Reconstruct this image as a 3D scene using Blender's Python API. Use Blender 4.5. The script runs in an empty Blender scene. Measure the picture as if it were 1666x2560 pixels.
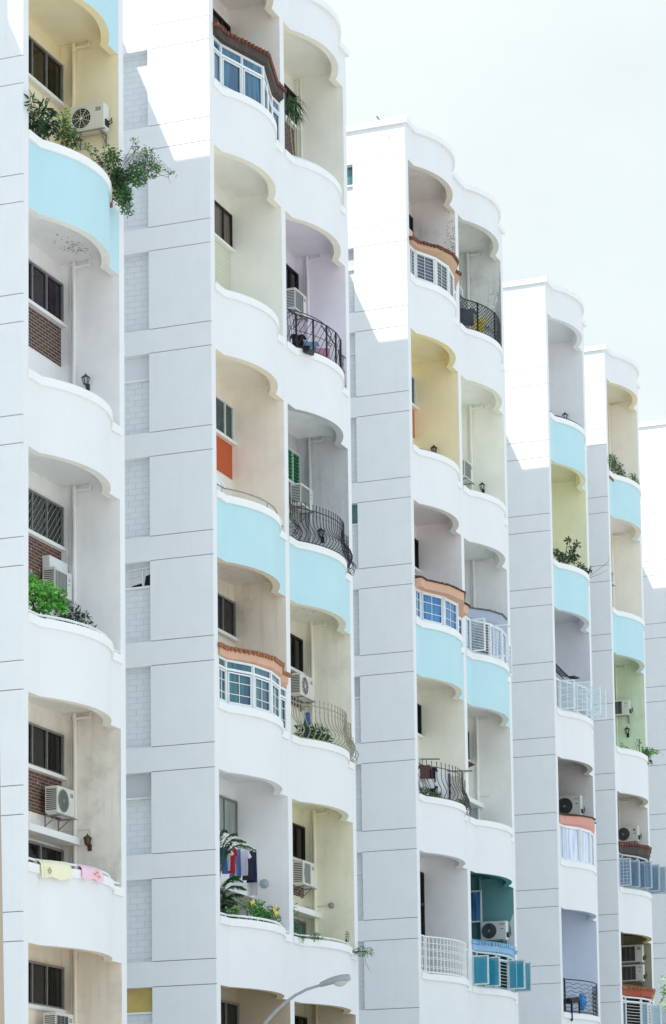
import bpy, bmesh, math, random
from mathutils import Vector, Matrix
rnd = random.Random(7)
S = bpy.context.scene
COL = S.collection
PI = math.pi

# ------------------------------------------------------------------ camera
Z0 = 36.5            # height of the topmost balcony soffit line
YF = 27.53           # plane of the balcony fronts
yaw, pitch, roll = map(math.radians, (20.80454148, 6.84518954, -0.74632735))
cy_, sy_ = math.cos(yaw), math.sin(yaw)
fwd = Vector((cy_, sy_, 0)); right = Vector((sy_, -cy_, 0)); up = Vector((0, 0, 1))
f2 = fwd*math.cos(pitch) + up*math.sin(pitch); u2 = up*math.cos(pitch) - fwd*math.sin(pitch)
r3 = right*math.cos(roll) + u2*math.sin(roll); u3 = u2*math.cos(roll) - right*math.sin(roll)
cam = bpy.data.cameras.new('camera'); co = bpy.data.objects.new('camera', cam); COL.objects.link(co)
M = Matrix((r3, u3, -f2)).transposed().to_4x4(); M.translation = Vector((0, 0, Z0-34.925)); co.matrix_world = M
cam.sensor_fit = 'HORIZONTAL'; cam.sensor_width = 36; cam.lens = 6881.25/1666*36
cam.shift_y = (2316.78-1280)/1666; cam.clip_end = 5000; cam.clip_start = .5
S.camera = co
# ------------------------------------------------------------------ sun, sky, exposure
SUN = Vector((1, -.584, -1.385)).normalized()
sl = bpy.data.lights.new('sun', 'SUN'); sl.energy = 2.7; sl.angle = math.radians(.55); sl.color = (1, .965, .90)
so = bpy.data.objects.new('sun', sl); COL.objects.link(so); so.rotation_euler = SUN.to_track_quat('-Z', 'Y').to_euler()
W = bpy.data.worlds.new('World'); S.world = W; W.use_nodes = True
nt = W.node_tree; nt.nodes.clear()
def nd(t, typ, **k):
    n = t.nodes.new(typ)
    for a, b in k.items():
        if a in n.bl_rna.properties: setattr(n, a, b)
        else: n.inputs[a.replace('_', ' ')].default_value = b
    return n
sky = nd(nt, 'ShaderNodeTexSky', sky_type='NISHITA', sun_disc=False, sun_elevation=math.asin(-SUN.z),
         sun_rotation=math.atan2(-SUN.x, -SUN.y), air_density=1.0, dust_density=2.0, ozone_density=1.5, altitude=20)
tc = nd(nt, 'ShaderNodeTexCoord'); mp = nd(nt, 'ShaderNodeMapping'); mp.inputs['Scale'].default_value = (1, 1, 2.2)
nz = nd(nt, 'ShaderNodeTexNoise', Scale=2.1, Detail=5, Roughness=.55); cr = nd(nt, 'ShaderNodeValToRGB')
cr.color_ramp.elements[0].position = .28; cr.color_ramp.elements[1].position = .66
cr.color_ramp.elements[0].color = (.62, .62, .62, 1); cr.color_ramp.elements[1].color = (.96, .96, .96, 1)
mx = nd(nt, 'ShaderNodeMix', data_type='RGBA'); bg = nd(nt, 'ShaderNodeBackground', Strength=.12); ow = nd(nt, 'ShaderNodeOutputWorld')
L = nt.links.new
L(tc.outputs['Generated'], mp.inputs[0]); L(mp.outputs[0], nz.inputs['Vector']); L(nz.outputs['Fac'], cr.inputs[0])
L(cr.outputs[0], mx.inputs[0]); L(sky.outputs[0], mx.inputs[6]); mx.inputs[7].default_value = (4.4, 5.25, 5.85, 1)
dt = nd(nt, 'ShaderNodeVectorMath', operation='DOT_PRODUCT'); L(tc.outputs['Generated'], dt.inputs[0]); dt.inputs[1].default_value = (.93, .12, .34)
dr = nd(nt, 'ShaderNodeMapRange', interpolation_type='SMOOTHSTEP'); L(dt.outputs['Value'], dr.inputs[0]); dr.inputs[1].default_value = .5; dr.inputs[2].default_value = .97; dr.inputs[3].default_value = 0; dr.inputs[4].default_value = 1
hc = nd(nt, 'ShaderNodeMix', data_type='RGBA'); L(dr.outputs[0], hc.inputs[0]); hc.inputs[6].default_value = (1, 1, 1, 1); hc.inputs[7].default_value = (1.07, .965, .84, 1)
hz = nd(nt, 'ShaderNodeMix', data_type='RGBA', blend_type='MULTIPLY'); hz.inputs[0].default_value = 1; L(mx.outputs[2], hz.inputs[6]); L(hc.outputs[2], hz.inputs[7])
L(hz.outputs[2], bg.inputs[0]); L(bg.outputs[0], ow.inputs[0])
S.view_settings.view_transform = 'Standard'; S.view_settings.look = 'None'; S.view_settings.exposure = .83; S.view_settings.gamma = 1
S.cycles.max_bounces = 10; S.cycles.diffuse_bounces = 8

# ------------------------------------------------------------------ materials
def lin(h):
    h = h.lstrip('#'); o = []
    for i in (0, 2, 4):
        c = int(h[i:i+2], 16)/255; o.append(c/12.92 if c <= .04045 else ((c+.055)/1.055)**2.4)
    return (*o, 1)
MATS = {}
def base_mat(name):
    m = bpy.data.materials.new(name); m.use_nodes = True; t = m.node_tree
    return m, t, t.nodes['Principled BSDF']
def paint(key, col, rough=.75, amp=.05, dirt=0.0, dirtcol='8a8172', bump=.15, streak=True, dscale=1.0):
    """painted render: faint mottling, rain streaks and optional dirt blotches"""
    if key in MATS: return MATS[key]
    m, t, b = base_mat(key); l = t.links.new
    c = lin(col) if isinstance(col, str) else col
    tc = nd(t, 'ShaderNodeTexCoord')
    n1 = nd(t, 'ShaderNodeTexNoise', Scale=1.3, Detail=6, Roughness=.6)
    l(tc.outputs['Object'], n1.inputs['Vector'])
    mr = nd(t, 'ShaderNodeMapRange'); mr.inputs[1].default_value = .3; mr.inputs[2].default_value = .7
    mr.inputs[3].default_value = 1-amp; mr.inputs[4].default_value = 1+amp*.4
    l(n1.outputs['Fac'], mr.inputs[0])
    sc = nd(t, 'ShaderNodeMix', data_type='RGBA', blend_type='MULTIPLY'); sc.inputs[0].default_value = 1
    sc.inputs[6].default_value = c; l(mr.outputs[0], sc.inputs[7]); out = sc.outputs[2]
    if streak or dirt:
        mp = nd(t, 'ShaderNodeMapping'); mp.inputs['Scale'].default_value = (5, 5, .35)
        l(tc.outputs['Object'], mp.inputs[0]); n2 = nd(t, 'ShaderNodeTexNoise', Scale=1.2, Detail=4, Roughness=.55)
        l(mp.outputs[0], n2.inputs['Vector'])
        r2 = nd(t, 'ShaderNodeMapRange'); r2.inputs[1].default_value = .52; r2.inputs[2].default_value = .8
        r2.inputs[3].default_value = 0; r2.inputs[4].default_value = .05 + dirt*.5
        l(n2.outputs['Fac'], r2.inputs[0])
        m2 = nd(t, 'ShaderNodeMix', data_type='RGBA'); l(r2.outputs[0], m2.inputs[0]); l(out, m2.inputs[6]); m2.inputs[7].default_value = lin(dirtcol); out = m2.outputs[2]
    if dirt:
        n3 = nd(t, 'ShaderNodeTexNoise', Scale=1.1*dscale, Detail=8, Roughness=.7); l(tc.outputs['Object'], n3.inputs['Vector'])
        r3_ = nd(t, 'ShaderNodeMapRange'); r3_.inputs[1].default_value = .5; r3_.inputs[2].default_value = .72; r3_.inputs[4].default_value = dirt
        l(n3.outputs['Fac'], r3_.inputs[0])
        m3 = nd(t, 'ShaderNodeMix', data_type='RGBA'); l(r3_.outputs[0], m3.inputs[0]); l(out, m3.inputs[6]); m3.inputs[7].default_value = lin(dirtcol); out = m3.outputs[2]
    l(out, b.inputs['Base Color']); b.inputs['Roughness'].default_value = rough; b.inputs['Specular IOR Level'].default_value = .25
    if bump:
        nb = nd(t, 'ShaderNodeTexNoise', Scale=38, Detail=3); l(tc.outputs['Object'], nb.inputs['Vector'])
        bp = nd(t, 'ShaderNodeBump', Strength=bump, Distance=.01); l(nb.outputs['Fac'], bp.inputs['Height']); l(bp.outputs[0], b.inputs['Normal'])
    MATS[key] = m; return m
def plain(key, col, rough=.5, metal=0.0, amp=.12, scale=9.0, spec=.4):
    if key in MATS: return MATS[key]
    m, t, b = base_mat(key); l = t.links.new; c = lin(col) if isinstance(col, str) else col
    tc = nd(t, 'ShaderNodeTexCoord'); n1 = nd(t, 'ShaderNodeTexNoise', Scale=scale, Detail=4); l(tc.outputs['Object'], n1.inputs['Vector'])
    mr = nd(t, 'ShaderNodeMapRange'); mr.inputs[1].default_value = .3; mr.inputs[2].default_value = .7; mr.inputs[3].default_value = 1-amp; mr.inputs[4].default_value = 1+amp
    l(n1.outputs['Fac'], mr.inputs[0]); sc = nd(t, 'ShaderNodeMix', data_type='RGBA', blend_type='MULTIPLY'); sc.inputs[0].default_value = 1
    sc.inputs[6].default_value = c; l(mr.outputs[0], sc.inputs[7]); l(sc.outputs[2], b.inputs['Base Color'])
    b.inputs['Roughness'].default_value = rough; b.inputs['Metallic'].default_value = metal; b.inputs['Specular IOR Level'].default_value = spec
    MATS[key] = m; return m
def brick(key, c1, c2, mortar, axis, bw=.23, bh=.075, ms=.012, bump=.6, peel=None):
    if key in MATS: return MATS[key]
    m, t, b = base_mat(key); l = t.links.new
    tc = nd(t, 'ShaderNodeTexCoord'); sx = nd(t, 'ShaderNodeSeparateXYZ'); cx = nd(t, 'ShaderNodeCombineXYZ')
    l(tc.outputs['Object'], sx.inputs[0]); l(sx.outputs[axis], cx.inputs[0]); l(sx.outputs['Z'], cx.inputs[1])
    br = nd(t, 'ShaderNodeTexBrick', Scale=1.0, Color1=lin(c1), Color2=lin(c2), Mortar=lin(mortar)); br.inputs['Mortar Size'].default_value = ms
    br.inputs['Brick Width'].default_value = bw; br.inputs['Row Height'].default_value = bh; br.inputs['Mortar Smooth'].default_value = .15
    l(cx.outputs[0], br.inputs['Vector']); out = br.outputs['Color']
    if peel:
        n3 = nd(t, 'ShaderNodeTexNoise', Scale=5, Detail=8, Roughness=.7); l(tc.outputs['Object'], n3.inputs['Vector'])
        r = nd(t, 'ShaderNodeMapRange'); r.inputs[1].default_value = .62; r.inputs[2].default_value = .66; r.inputs[4].default_value = .9; l(n3.outputs['Fac'], r.inputs[0])
        mm = nd(t, 'ShaderNodeMix', data_type='RGBA'); l(r.outputs[0], mm.inputs[0]); l(out, mm.inputs[6]); mm.inputs[7].default_value = lin(peel); out = mm.outputs[2]
    l(out, b.inputs['Base Color']); b.inputs['Roughness'].default_value = .85
    bp = nd(t, 'ShaderNodeBump', Strength=bump, Distance=.012, invert=True); l(br.outputs['Fac'], bp.inputs['Height']); l(bp.outputs[0], b.inputs['Normal'])
    MATS[key] = m; return m
def glass(key, col, rough=.06, curtain=None, spec=.8):
    """window pane: dark or tinted, glossy, with an uneven curtain tone"""
    if key in MATS: return MATS[key]
    m, t, b = base_mat(key); l = t.links.new; c = lin(col)
    tc = nd(t, 'ShaderNodeTexCoord'); mp = nd(t, 'ShaderNodeMapping'); mp.inputs['Scale'].default_value = (6, 6, .5); l(tc.outputs['Object'], mp.inputs[0])
    n1 = nd(t, 'ShaderNodeTexNoise', Scale=1.6, Detail=3); l(mp.outputs[0], n1.inputs['Vector'])
    mr = nd(t, 'ShaderNodeMapRange'); mr.inputs[1].default_value = .42; mr.inputs[2].default_value = .62; l(n1.outputs['Fac'], mr.inputs[0])
    mx = nd(t, 'ShaderNodeMix', data_type='RGBA'); mx.inputs[6].default_value = c; mx.inputs[7].default_value = lin(curtain) if curtain else tuple(x*1.6 for x in c[:3])+(1,)
    l(mr.outputs[0], mx.inputs[0]); l(mx.outputs[2], b.inputs['Base Color'])
    b.inputs['Roughness'].default_value = rough; b.inputs['Specular IOR Level'].default_value = spec; b.inputs['IOR'].default_value = 1.5
    MATS[key] = m; return m
def leaf(key, col, amp=.35):
    if key in MATS: return MATS[key]
    m, t, b = base_mat(key); l = t.links.new; c = lin(col)
    tc = nd(t, 'ShaderNodeTexCoord'); n1 = nd(t, 'ShaderNodeTexNoise', Scale=7, Detail=3); l(tc.outputs['Object'], n1.inputs['Vector'])
    mr = nd(t, 'ShaderNodeMapRange'); mr.inputs[1].default_value = .35; mr.inputs[2].default_value = .65; mr.inputs[3].default_value = 1-amp; mr.inputs[4].default_value = 1+amp
    l(n1.outputs['Fac'], mr.inputs[0]); sc = nd(t, 'ShaderNodeMix', data_type='RGBA', blend_type='MULTIPLY'); sc.inputs[0].default_value = 1
    sc.inputs[6].default_value = c; l(mr.outputs[0], sc.inputs[7]); l(sc.outputs[2], b.inputs['Base Color'])
    b.inputs['Roughness'].default_value = .5; b.inputs['Transmission Weight'].default_value = 0; b.inputs['Subsurface Weight'].default_value = 0
    MATS[key] = m; return m
WHITE = paint('white_wall_paint', (.80, .80, .82, 1), amp=.02, dirtcol='cfccc4')
TRIM = paint('white_trim_paint', (.86, .86, .86, 1), amp=.03, dirtcol='b0a99a')
GABLE = paint('pale_grey_wall_paint', (.81, .825, .84, 1), amp=.03, dirtcol='9aa0a6')
BLUE = paint('light_blue_paint', 'bcdde5', amp=.03, dirtcol='dfeef2')
CONC = paint('concrete', '9c9a94', amp=.15)
GBRICK = brick('painted_brick', 'e0e4e7', 'dde2e5', 'd2d7db', 'Y', bw=.42, bh=.16, ms=.008, bump=.7)
RBRICK = brick('brown_brick', '5e4036', '4a322b', '9a8f86', 'X', bw=.30, bh=.083, ms=.011)
RBRICK2 = brick('worn_brown_brick', '6a4438', '50332a', '97877c', 'X', bw=.30, bh=.083, ms=.011, peel='c9c2b8')
SIDING = brick('cream_siding', 'dcdccb', 'd6d7c6', 'bfc0ae', 'X', bw=4, bh=.12, ms=.008)
DARKFR = plain('dark_window_frame', '2a2826', .5)
ALU = plain('aluminium_frame', '8d9090', .4, .3)
WFR = plain('white_window_frame', 'e6eaec', .4, amp=.04)
IRON = plain('black_iron', '23252a', .5)
BEIGEIRON = plain('beige_painted_iron', '9d9888', .55)
BROWNIRON = plain('dark_bronze_iron', '4a4640', .5)
WIRON = plain('white_painted_iron', 'e8ecec', .45, amp=.05)
STEEL = plain('stainless_steel', '8b8a86', .3, .7)
PIPEW = paint('white_pipe_paint', 'dedcd6', amp=.08, dirtcol='8f8a7c', dirt=.1, bump=0)
ACW = paint('air_conditioner_enamel', 'dcdcd6', rough=.45, amp=.05, dirt=.10, dirtcol='a39a86', bump=0)
ACG = plain('grille_grey', '8f9592', .5); ACD = plain('fan_dark', '1d1f1d', .6); ACM = plain('fan_mid', '5b625c', .5)
GALV = plain('galvanised_steel', '8c8d8c', .45, .4)
RUST = plain('rusty_metal', '6d5138', .8)
STEM = plain('plant_stem', '4d4632', .8)
PANED = glass('dark_pane', '0b0d0d', rough=.12, curtain='14181a', spec=.35)
# ------------------------------------------------------------------ mesh builder
class MB:
    def __init__(s): s.v = []; s.f = []; s.m = []; s.sm = []
    def add(s, vs, fs, mi=0, smooth=False):
        o = len(s.v); s.v += [Vector(p) for p in vs]
        for f in fs: s.f.append([o+i for i in f]); s.m.append(mi); s.sm.append(smooth)
        return s
    def box(s, x0, x1, y0, y1, z0, z1, mi=0):
        if x1 < x0: x0, x1 = x1, x0
        if y1 < y0: y0, y1 = y1, y0
        if z1 < z0: z0, z1 = z1, z0
        return s.add([(x0,y0,z0),(x1,y0,z0),(x1,y1,z0),(x0,y1,z0),(x0,y0,z1),(x1,y0,z1),(x1,y1,z1),(x0,y1,z1)],
              [(0,3,2,1),(4,5,6,7),(0,1,5,4),(1,2,6,5),(2,3,7,6),(3,0,4,7)], mi)
    def obox(s, c, ax, ay, az, mi=0):
        """oriented box: centre and three half-axis vectors"""
        c, ax, ay, az = map(Vector, (c, ax, ay, az))
        P = [c+a*ax+b*ay+d*az for d in (-1,1) for b in (-1,1) for a in (-1,1)]
        return s.add(P, [(0,2,3,1),(4,5,7,6),(0,1,5,4),(1,3,7,5),(3,2,6,7),(2,0,4,6)], mi)
    def bar(s, a, b, w, d=None, mi=0, upv=(0,0,1)):
        a, b = Vector(a), Vector(b); t = b-a; d = d or w
        if t.length < 1e-6: return s
        n = t.normalized(); q = n.cross(Vector(upv))
        if q.length < 1e-3: q = n.cross(Vector((1,0,0)))
        q.normalize(); r = q.cross(n)
        return s.obox((a+b)/2, t/2, q*w/2, r*d/2, mi)
    def tube(s, pts, r, n=8, mi=0, closed=False):
        pts = [Vector(p) for p in pts]; N = len(pts); rs = r if isinstance(r, (list, tuple)) else [r]*N
        prev = None; rings = []
        for i, p in enumerate(pts):
            a = pts[i-1] if i else (pts[-1] if closed else p); b = pts[(i+1) % N] if (i < N-1 or closed) else p
            t = (b-a)
            t = t.normalized() if t.length > 1e-9 else Vector((0,0,1))
            if prev is None:
                q = t.cross(Vector((0,0,1)))
                if q.length < 1e-2: q = t.cross(Vector((1,0,0)))
            else: q = prev - t*prev.dot(t)
            q.normalize(); prev = q; w = t.cross(q)
            rings.append([p+(q*math.cos(2*PI*k/n)+w*math.sin(2*PI*k/n))*rs[i] for k in range(n)])
        vs = [v for R in rings for v in R]; fs = []
        for i in range(N if closed else N-1):
            j = (i+1) % N
            for k in range(n): fs.append((i*n+k, j*n+k, j*n+(k+1) % n, i*n+(k+1) % n))
        s.add(vs, fs, mi, n > 4)
        if not closed: s.add(rings[0], [tuple(range(n))[::-1]], mi); s.add(rings[-1], [tuple(range(n))], mi)
        return s
    def prism(s, poly, z0, z1, mi=0, mtop=None, mbot=None):
        n = len(poly); vs = [(x,y,z0) for x,y in poly]+[(x,y,z1) for x,y in poly]
        s.add(vs, [(i, (i+1) % n, n+(i+1) % n, n+i) for i in range(n)], mi)
        s.add(vs[:n], [tuple(range(n))[::-1]], mi if mbot is None else mbot); s.add(vs[n:], [tuple(range(n))], mi if mtop is None else mtop)
        return s
    def strip(s, A, B, z0, z1, mo=0, mi=0, mb=0, mt=0):
        """wall between outer line A and inner line B (same point count)"""
        n = len(A)
        vs = [(x,y,z0) for x,y in A]+[(x,y,z1) for x,y in A]+[(x,y,z0) for x,y in B]+[(x,y,z1) for x,y in B]
        for fs, m in (([(i,i+1,n+i+1,n+i) for i in range(n-1)], mo), ([(2*n+i+1,2*n+i,3*n+i,3*n+i+1) for i in range(n-1)], mi),
                      ([(i+1,i,2*n+i,2*n+i+1) for i in range(n-1)], mb), ([(n+i,n+i+1,3*n+i+1,3*n+i) for i in range(n-1)], mt)): s.add(vs, fs, m)
        s.add(vs, [(0,n,3*n,2*n),(n-1,3*n-1,4*n-1,2*n-1)], mo)
        return s
    def lathe(s, prof, c=(0,0,0), n=16, mi=0, axis='Z'):
        c = Vector(c); vs = []
        for r, h in prof:
            for k in range(n):
                a = 2*PI*k/n; p = (r*math.cos(a), r*math.sin(a), h)
                if axis == 'Y': p = (p[0], -p[2], p[1])
                vs.append(c+Vector(p))
        fs = [(i*n+k, i*n+(k+1) % n, (i+1)*n+(k+1) % n, (i+1)*n+k) for i in range(len(prof)-1) for k in range(n)]
        s.add(vs, fs, mi, True)
        return s
    def build(s, name, mats, parent=None, loc=None, wpar=None):
        """verts are world coordinates unless loc given; becomes a child keeping its place"""
        me = bpy.data.meshes.new(name)
        org = Vector(wpar) if wpar is not None else (worldloc(parent) if parent is not None else Vector((0,0,0)))
        me.from_pydata([tuple(p-org) for p in s.v], [], s.f)
        if not isinstance(mats, (list, tuple)): mats = [mats]
        for m in mats: me.materials.append(m)
        for p, mi, sm in zip(me.polygons, s.m, s.sm): p.material_index = min(mi, len(mats)-1); p.use_smooth = sm
        bm = bmesh.new(); bm.from_mesh(me); bmesh.ops.recalc_face_normals(bm, faces=bm.faces); bm.to_mesh(me); bm.free()
        o = bpy.data.objects.new(name, me); COL.objects.link(o)
        if parent is not None: o.parent = parent
        return o
def worldloc(o):
    v = Vector((0,0,0))
    while o is not None: v += o.location; o = o.parent
    return v
def tag(o, label, cat, group=None, kind=None):
    if label: o['label'] = label
    if cat: o['category'] = cat
    if group: o['group'] = group
    if kind: o['kind'] = kind
    return o
def thing(name, loc, label, cat, group=None, rz=0):
    o = bpy.data.objects.new(name, None); COL.objects.link(o); o.location = loc; o.rotation_euler = (0,0,rz); o.empty_display_size = .2
    return tag(o, label, cat, group)
def solo(mb, name, mats, loc, label, cat, group=None, kind=None):
    """a thing that is one mesh; origin at loc"""
    o = mb.build(name, mats, None, wpar=loc); o.location = loc
    return tag(o, label, cat, group, kind)
# ------------------------------------------------------------------ geometry of a bay
T = .27; UR = 5.065; RAD = 3.32; CU = 2.665; CYC = RAD-.54; YB = 1.57
BX = {'A': 53.36, 'B': 64.05, 'C': 79.84, 'D': 95.59, 'E': 103.95, 'F': 114.75}
NB = {'A': 1, 'B': 2, 'C': 2, 'D': 1, 'E': 1, 'F': 1}
def xb(blk, bay): return BX[blk] + 5.09*bay
def P(blk, bay, n, u, y, z): return Vector((xb(blk, bay)+u, YF+y, Z0-5.6*n+z))
def outline(d=0., u0=T, u1=UR, n=40):
    r = RAD-d; yc = CYC; h = math.sqrt(r*r-(yc-d)**2); a0 = math.asin(h/r)
    pts = [(u0, d)]
    for i in range(n+1):
        a = -a0+2*a0*i/n; pts.append((CU+r*math.sin(a), yc-r*math.cos(a)))
    return pts+[(u1, d)]
def path(d, step, u0=T+.03, u1=UR-.03):
    """points evenly spaced along the balcony line, with outward normals"""
    o = outline(d, u0, u1, 60); L_ = [0]
    for a, b in zip(o, o[1:]): L_.append(L_[-1]+math.hypot(b[0]-a[0], b[1]-a[1]))
    n = max(2, round(L_[-1]/step)); res = []
    for k in range(n+1):
        t = L_[-1]*k/n
        i = max(j for j in range(len(L_)-1) if L_[j] <= t+1e-9)
        f = (t-L_[i])/max(1e-9, L_[i+1]-L_[i]); a, b = o[i], o[i+1]
        dx, dy = b[0]-a[0], b[1]-a[1]; q = math.hypot(dx, dy)
        res.append((a[0]+dx*f, a[1]+dy*f, dy/q, -dx/q))
    return res
ZTOPR = 1.28
G0, G1 = -2.137, -2.79      # the two grooves that bound each floor band
NF = 6
# ------------------------------------------------------------------ recess colours  (wall, soffit, lip)
REC = {
 ('A0',1): ('e6cf8f','dcc88c','e6d8ad'), ('A0',2): ('dcd8da','d2d3d2','d8d6cf'), ('A0',3): ('dedbdd','cfd6d4','d6d4cc'),
 ('A0',4): ('e3d6c3','d8d2c4','d6d1c4'), ('A0',5): ('d9c3a4','cdb28c','cfc2ac'),
 ('B0',0): ('dcd0c4','d6cfc6','dcd6c8'), ('B0',1): ('e6e4d6','e0ddd2','dedbcb'), ('B0',2): ('ecdcc4','e2d2b4','e2d8c2'),
 ('B0',3): ('dfcdb0','d6cbc0','d8ccb6'), ('B0',4): ('dddbe0','d2d4d6','d8d8d6'), ('B0',5): ('b08f66','a8875c','b5a184'),
 ('B1',0): ('e0dcc8','dad4bd','dedacb'), ('B1',1): ('d8cae2','cabfd4','e0dcc8'), ('B1',2): ('b6b6c0','dadee0','aab0b0'),
 ('B1',3): ('e3dcc0','dcd5bd','dcd7c3'), ('B1',4): ('ece4b4','e2d8a0','d8d6bd'), ('B1',5): ('b59a70','ab9066','bfae8c'),
 ('C0',0): ('dccdca','d8ccc4','d5cec2'), ('C0',1): ('dfc987','d9c47a','d9cfa0'), ('C0',2): ('dacdce','d0c3c2','cfccc9'),
 ('C0',3): ('e2ddc6','dad4bd','d6d2c3'), ('C0',4): ('dbd9dd','cfcdc9','d2d2d0'), ('C0',5): ('dddddd','d5d5d5','d5d5d5'),
 ('C1',0): ('c9cbc5','c5c7c0','cdccc2'), ('C1',1): ('e4e3cd','d5d9d6','d6d5c0'), ('C1',2): ('d4d6d8','cbd1d3','d0d1ce'),
 ('C1',3): ('d9d8cf','d0cec4','cfcfc6'), ('C1',4): ('2f8f93','1c5f5e','3a8a86'), ('C1',5): ('dddddd','d5d5d5','d5d5d5'),
 ('D0',0): ('cccdd6','c2c6ca','d4d4d4'), ('D0',1): ('d4d49a','c4bd7a','d8d6b4'), ('D0',2): ('b6b9cb','a8afb6','c6c8cb'),
 ('D0',3): ('c4c1c4','b4aea2','b8b4ac'), ('D0',4): ('a8b6d4','98a8c0','a6b0bc'), ('D0',5): ('dddddd','d5d5d5','d5d5d5'),
 ('E0',0): ('d9cdb4','cdbf9a','d4cba8'), ('E0',1): ('ddd2be','d4ccc2','d0c9b9'), ('E0',2): ('b6d49c','c2d0ba','bfc7c0'),
 ('E0',3): ('d2cdc4','bcb2a0','c3bdb0'), ('E0',4): ('8f8a58','6b5526','b3a476'), ('E0',5): ('dddddd','d5d5d5','d5d5d5'),
}
REC[('A0',0)] = ('dddddd','d5d5d5','d5d5d5')
DIRT = {('A0',4):.35, ('B0',3):.35, ('C0',0):.3, ('C1',0):.4, ('A0',5):.25, ('E0',2):.25, ('B1',2):.3, ('B1',3):.2, ('B0',2):.1,('B1',4):.12}
BLUES = {('A0',1),('A0',2),('B0',3),('B1',3),('C0',3),('C1',3),('D0',1),('D0',2),('E0',1),('E0',2)}
# window styles: frame material, pane, mullions, under-panel, extras
WIN = {
 ('A0',1): (ALU,'0a0c0b','none'), ('A0',2): (ALU,'140a1c','brick'), ('A0',3): (ALU,'2c3330','brick2'), ('A0',4): (ALU,'080a09','brick2'), ('A0',5): (ALU,'0c0e0c','none'),
 ('B0',0): (DARKFR,'201c1a','none'), ('B0',1): (DARKFR,'57504a','siding'), ('B0',2): (WFR,'1c3e42','red'), ('B0',3): (ALU,'171a20','none'), ('B0',4): (ALU,'8b9490','none'), ('B0',5): (ALU,'0d0f0d','none'),
 ('B1',0): (DARKFR,'14302a','brick'), ('B1',1): (DARKFR,'1a151c','none'), ('B1',2): (WFR,'0e5a3c','none'), ('B1',3): (DARKFR,'0a0c0b','brick2'), ('B1',4): (DARKFR,'0b0d0c','brick2'), ('B1',5): (DARKFR,'0d0d0b','none'),
 ('C0',0): (DARKFR,'20303a','none'), ('C0',1): (WFR,'2a4048','orange'), ('C0',2): (DARKFR,'14181a','none'), ('C0',3): (DARKFR,'15191a','none'), ('C0',4): (DARKFR,'15191a','door'),
 ('C1',3): (DARKFR,'15191a','none'), ('C1',4): (WFR,'4b7fae','none'), ('D0',3): (DARKFR,'15191a','none'), ('E0',2): (DARKFR,'15191a','none'),
}
REDP = paint('orange_red_panel', 'c4603c', amp=.06, streak=False); ORP = paint('burnt_orange_panel', 'c77a4c', amp=.06, streak=False)
PIPES = {'A0','B1','C1','E0'}

def soft(h, k=.36):
    c = lin(h)[:3]; m = max(c); q = [(v/m)**k for v in c]
    return tuple(v*min(.90, m*1.26) for v in q)+(1,)
def fin(root, x0, x1, top=.6):
    b = MB(); b.box(x0, x1, YF-.003, YF+.21, 0, Z0-.002); b.box(x0, x1, YF+.21, YF+12, 0, Z0+top)
    return b.build('party_wall', [WHITE], root)

def recess(root, blk, bay, n):
    key = (blk+str(bay), n); w, sf, lp = REC[key]; d = DIRT.get(key, .03)
    wm = paint('wall_'+w, soft(w), amp=.06, dirt=d, dirtcol='7d7668' if d > .05 else 'b5ad9c', bump=.12); sm = paint('soffit_'+sf, soft(sf), amp=.06, dirt=d*.5, dirtcol='8c8478', bump=.1)
    b = MB(); x = xb(blk, bay); zt = Z0-5.6*n+.47; zb = Z0-5.6*(n+1)+.62
    b.box(x+T, x+UR, YF+YB, YF+YB+.15, zb, zt, 0)
    b.box(x+UR-.004, x+UR, YF+.001, YF+YB, zb, zt, 0); b.box(x+T, x+T+.004, YF+.001, YF+YB, zb, zt, 0)
    pl = [(x+u, YF+y) for u, y in outline(.2, T+.005, UR-.005)]+[(x+UR-.005, YF+YB+.1), (x+T+.005, YF+YB+.1)]
    b.prism(pl, zt, zt+.148, 1)
    b.build('balcony_recess', [wm, sm], root)
    return wm

def parapet(root, blk, bay, n):
    key = (blk+str(bay), n); x = xb(blk, bay); z = Z0-5.6*n
    lip = paint('lip_'+REC[key][2], soft(REC[key][2], .8), amp=.06, dirt=.05, dirtcol='8c8478')
    mat = BLUE if key in BLUES else WHITE
    if n == 0:
        last = (bay == NB[blk]-1)
        o = [(x+u, YF+y) for u, y in outline(0, T if bay else .0505, 5.36 if not last else 5.33)]
        i = [(x+u, YF+y) for u, y in outline(.2, T if bay else .0505, 5.36 if not last else 5.33)]
        b = MB(); b.strip(o, i, z, z+1.09, 0, 1, 1, 0); return b.build('roof_parapet', [mat, lip], root)
    A = [(x+u, YF+y) for u, y in outline(0, T, UR)]; B = [(x+u, YF+y) for u, y in outline(.2, T, UR)]
    b = MB(); b.strip(A, B, z, z+1.58, 0, 1, 1, 0); bal = b.build('balcony_parapet', [mat, lip], root)
    c = MB(); c.strip([(x+u, YF+y) for u, y in outline(-.055, T-.04, UR+.04)], [(x+u, YF+y) for u, y in outline(.24, T-.04, UR+.04)], z+1.581, z+1.78)
    c.build('coping', [TRIM], bal)
    return bal

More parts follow.
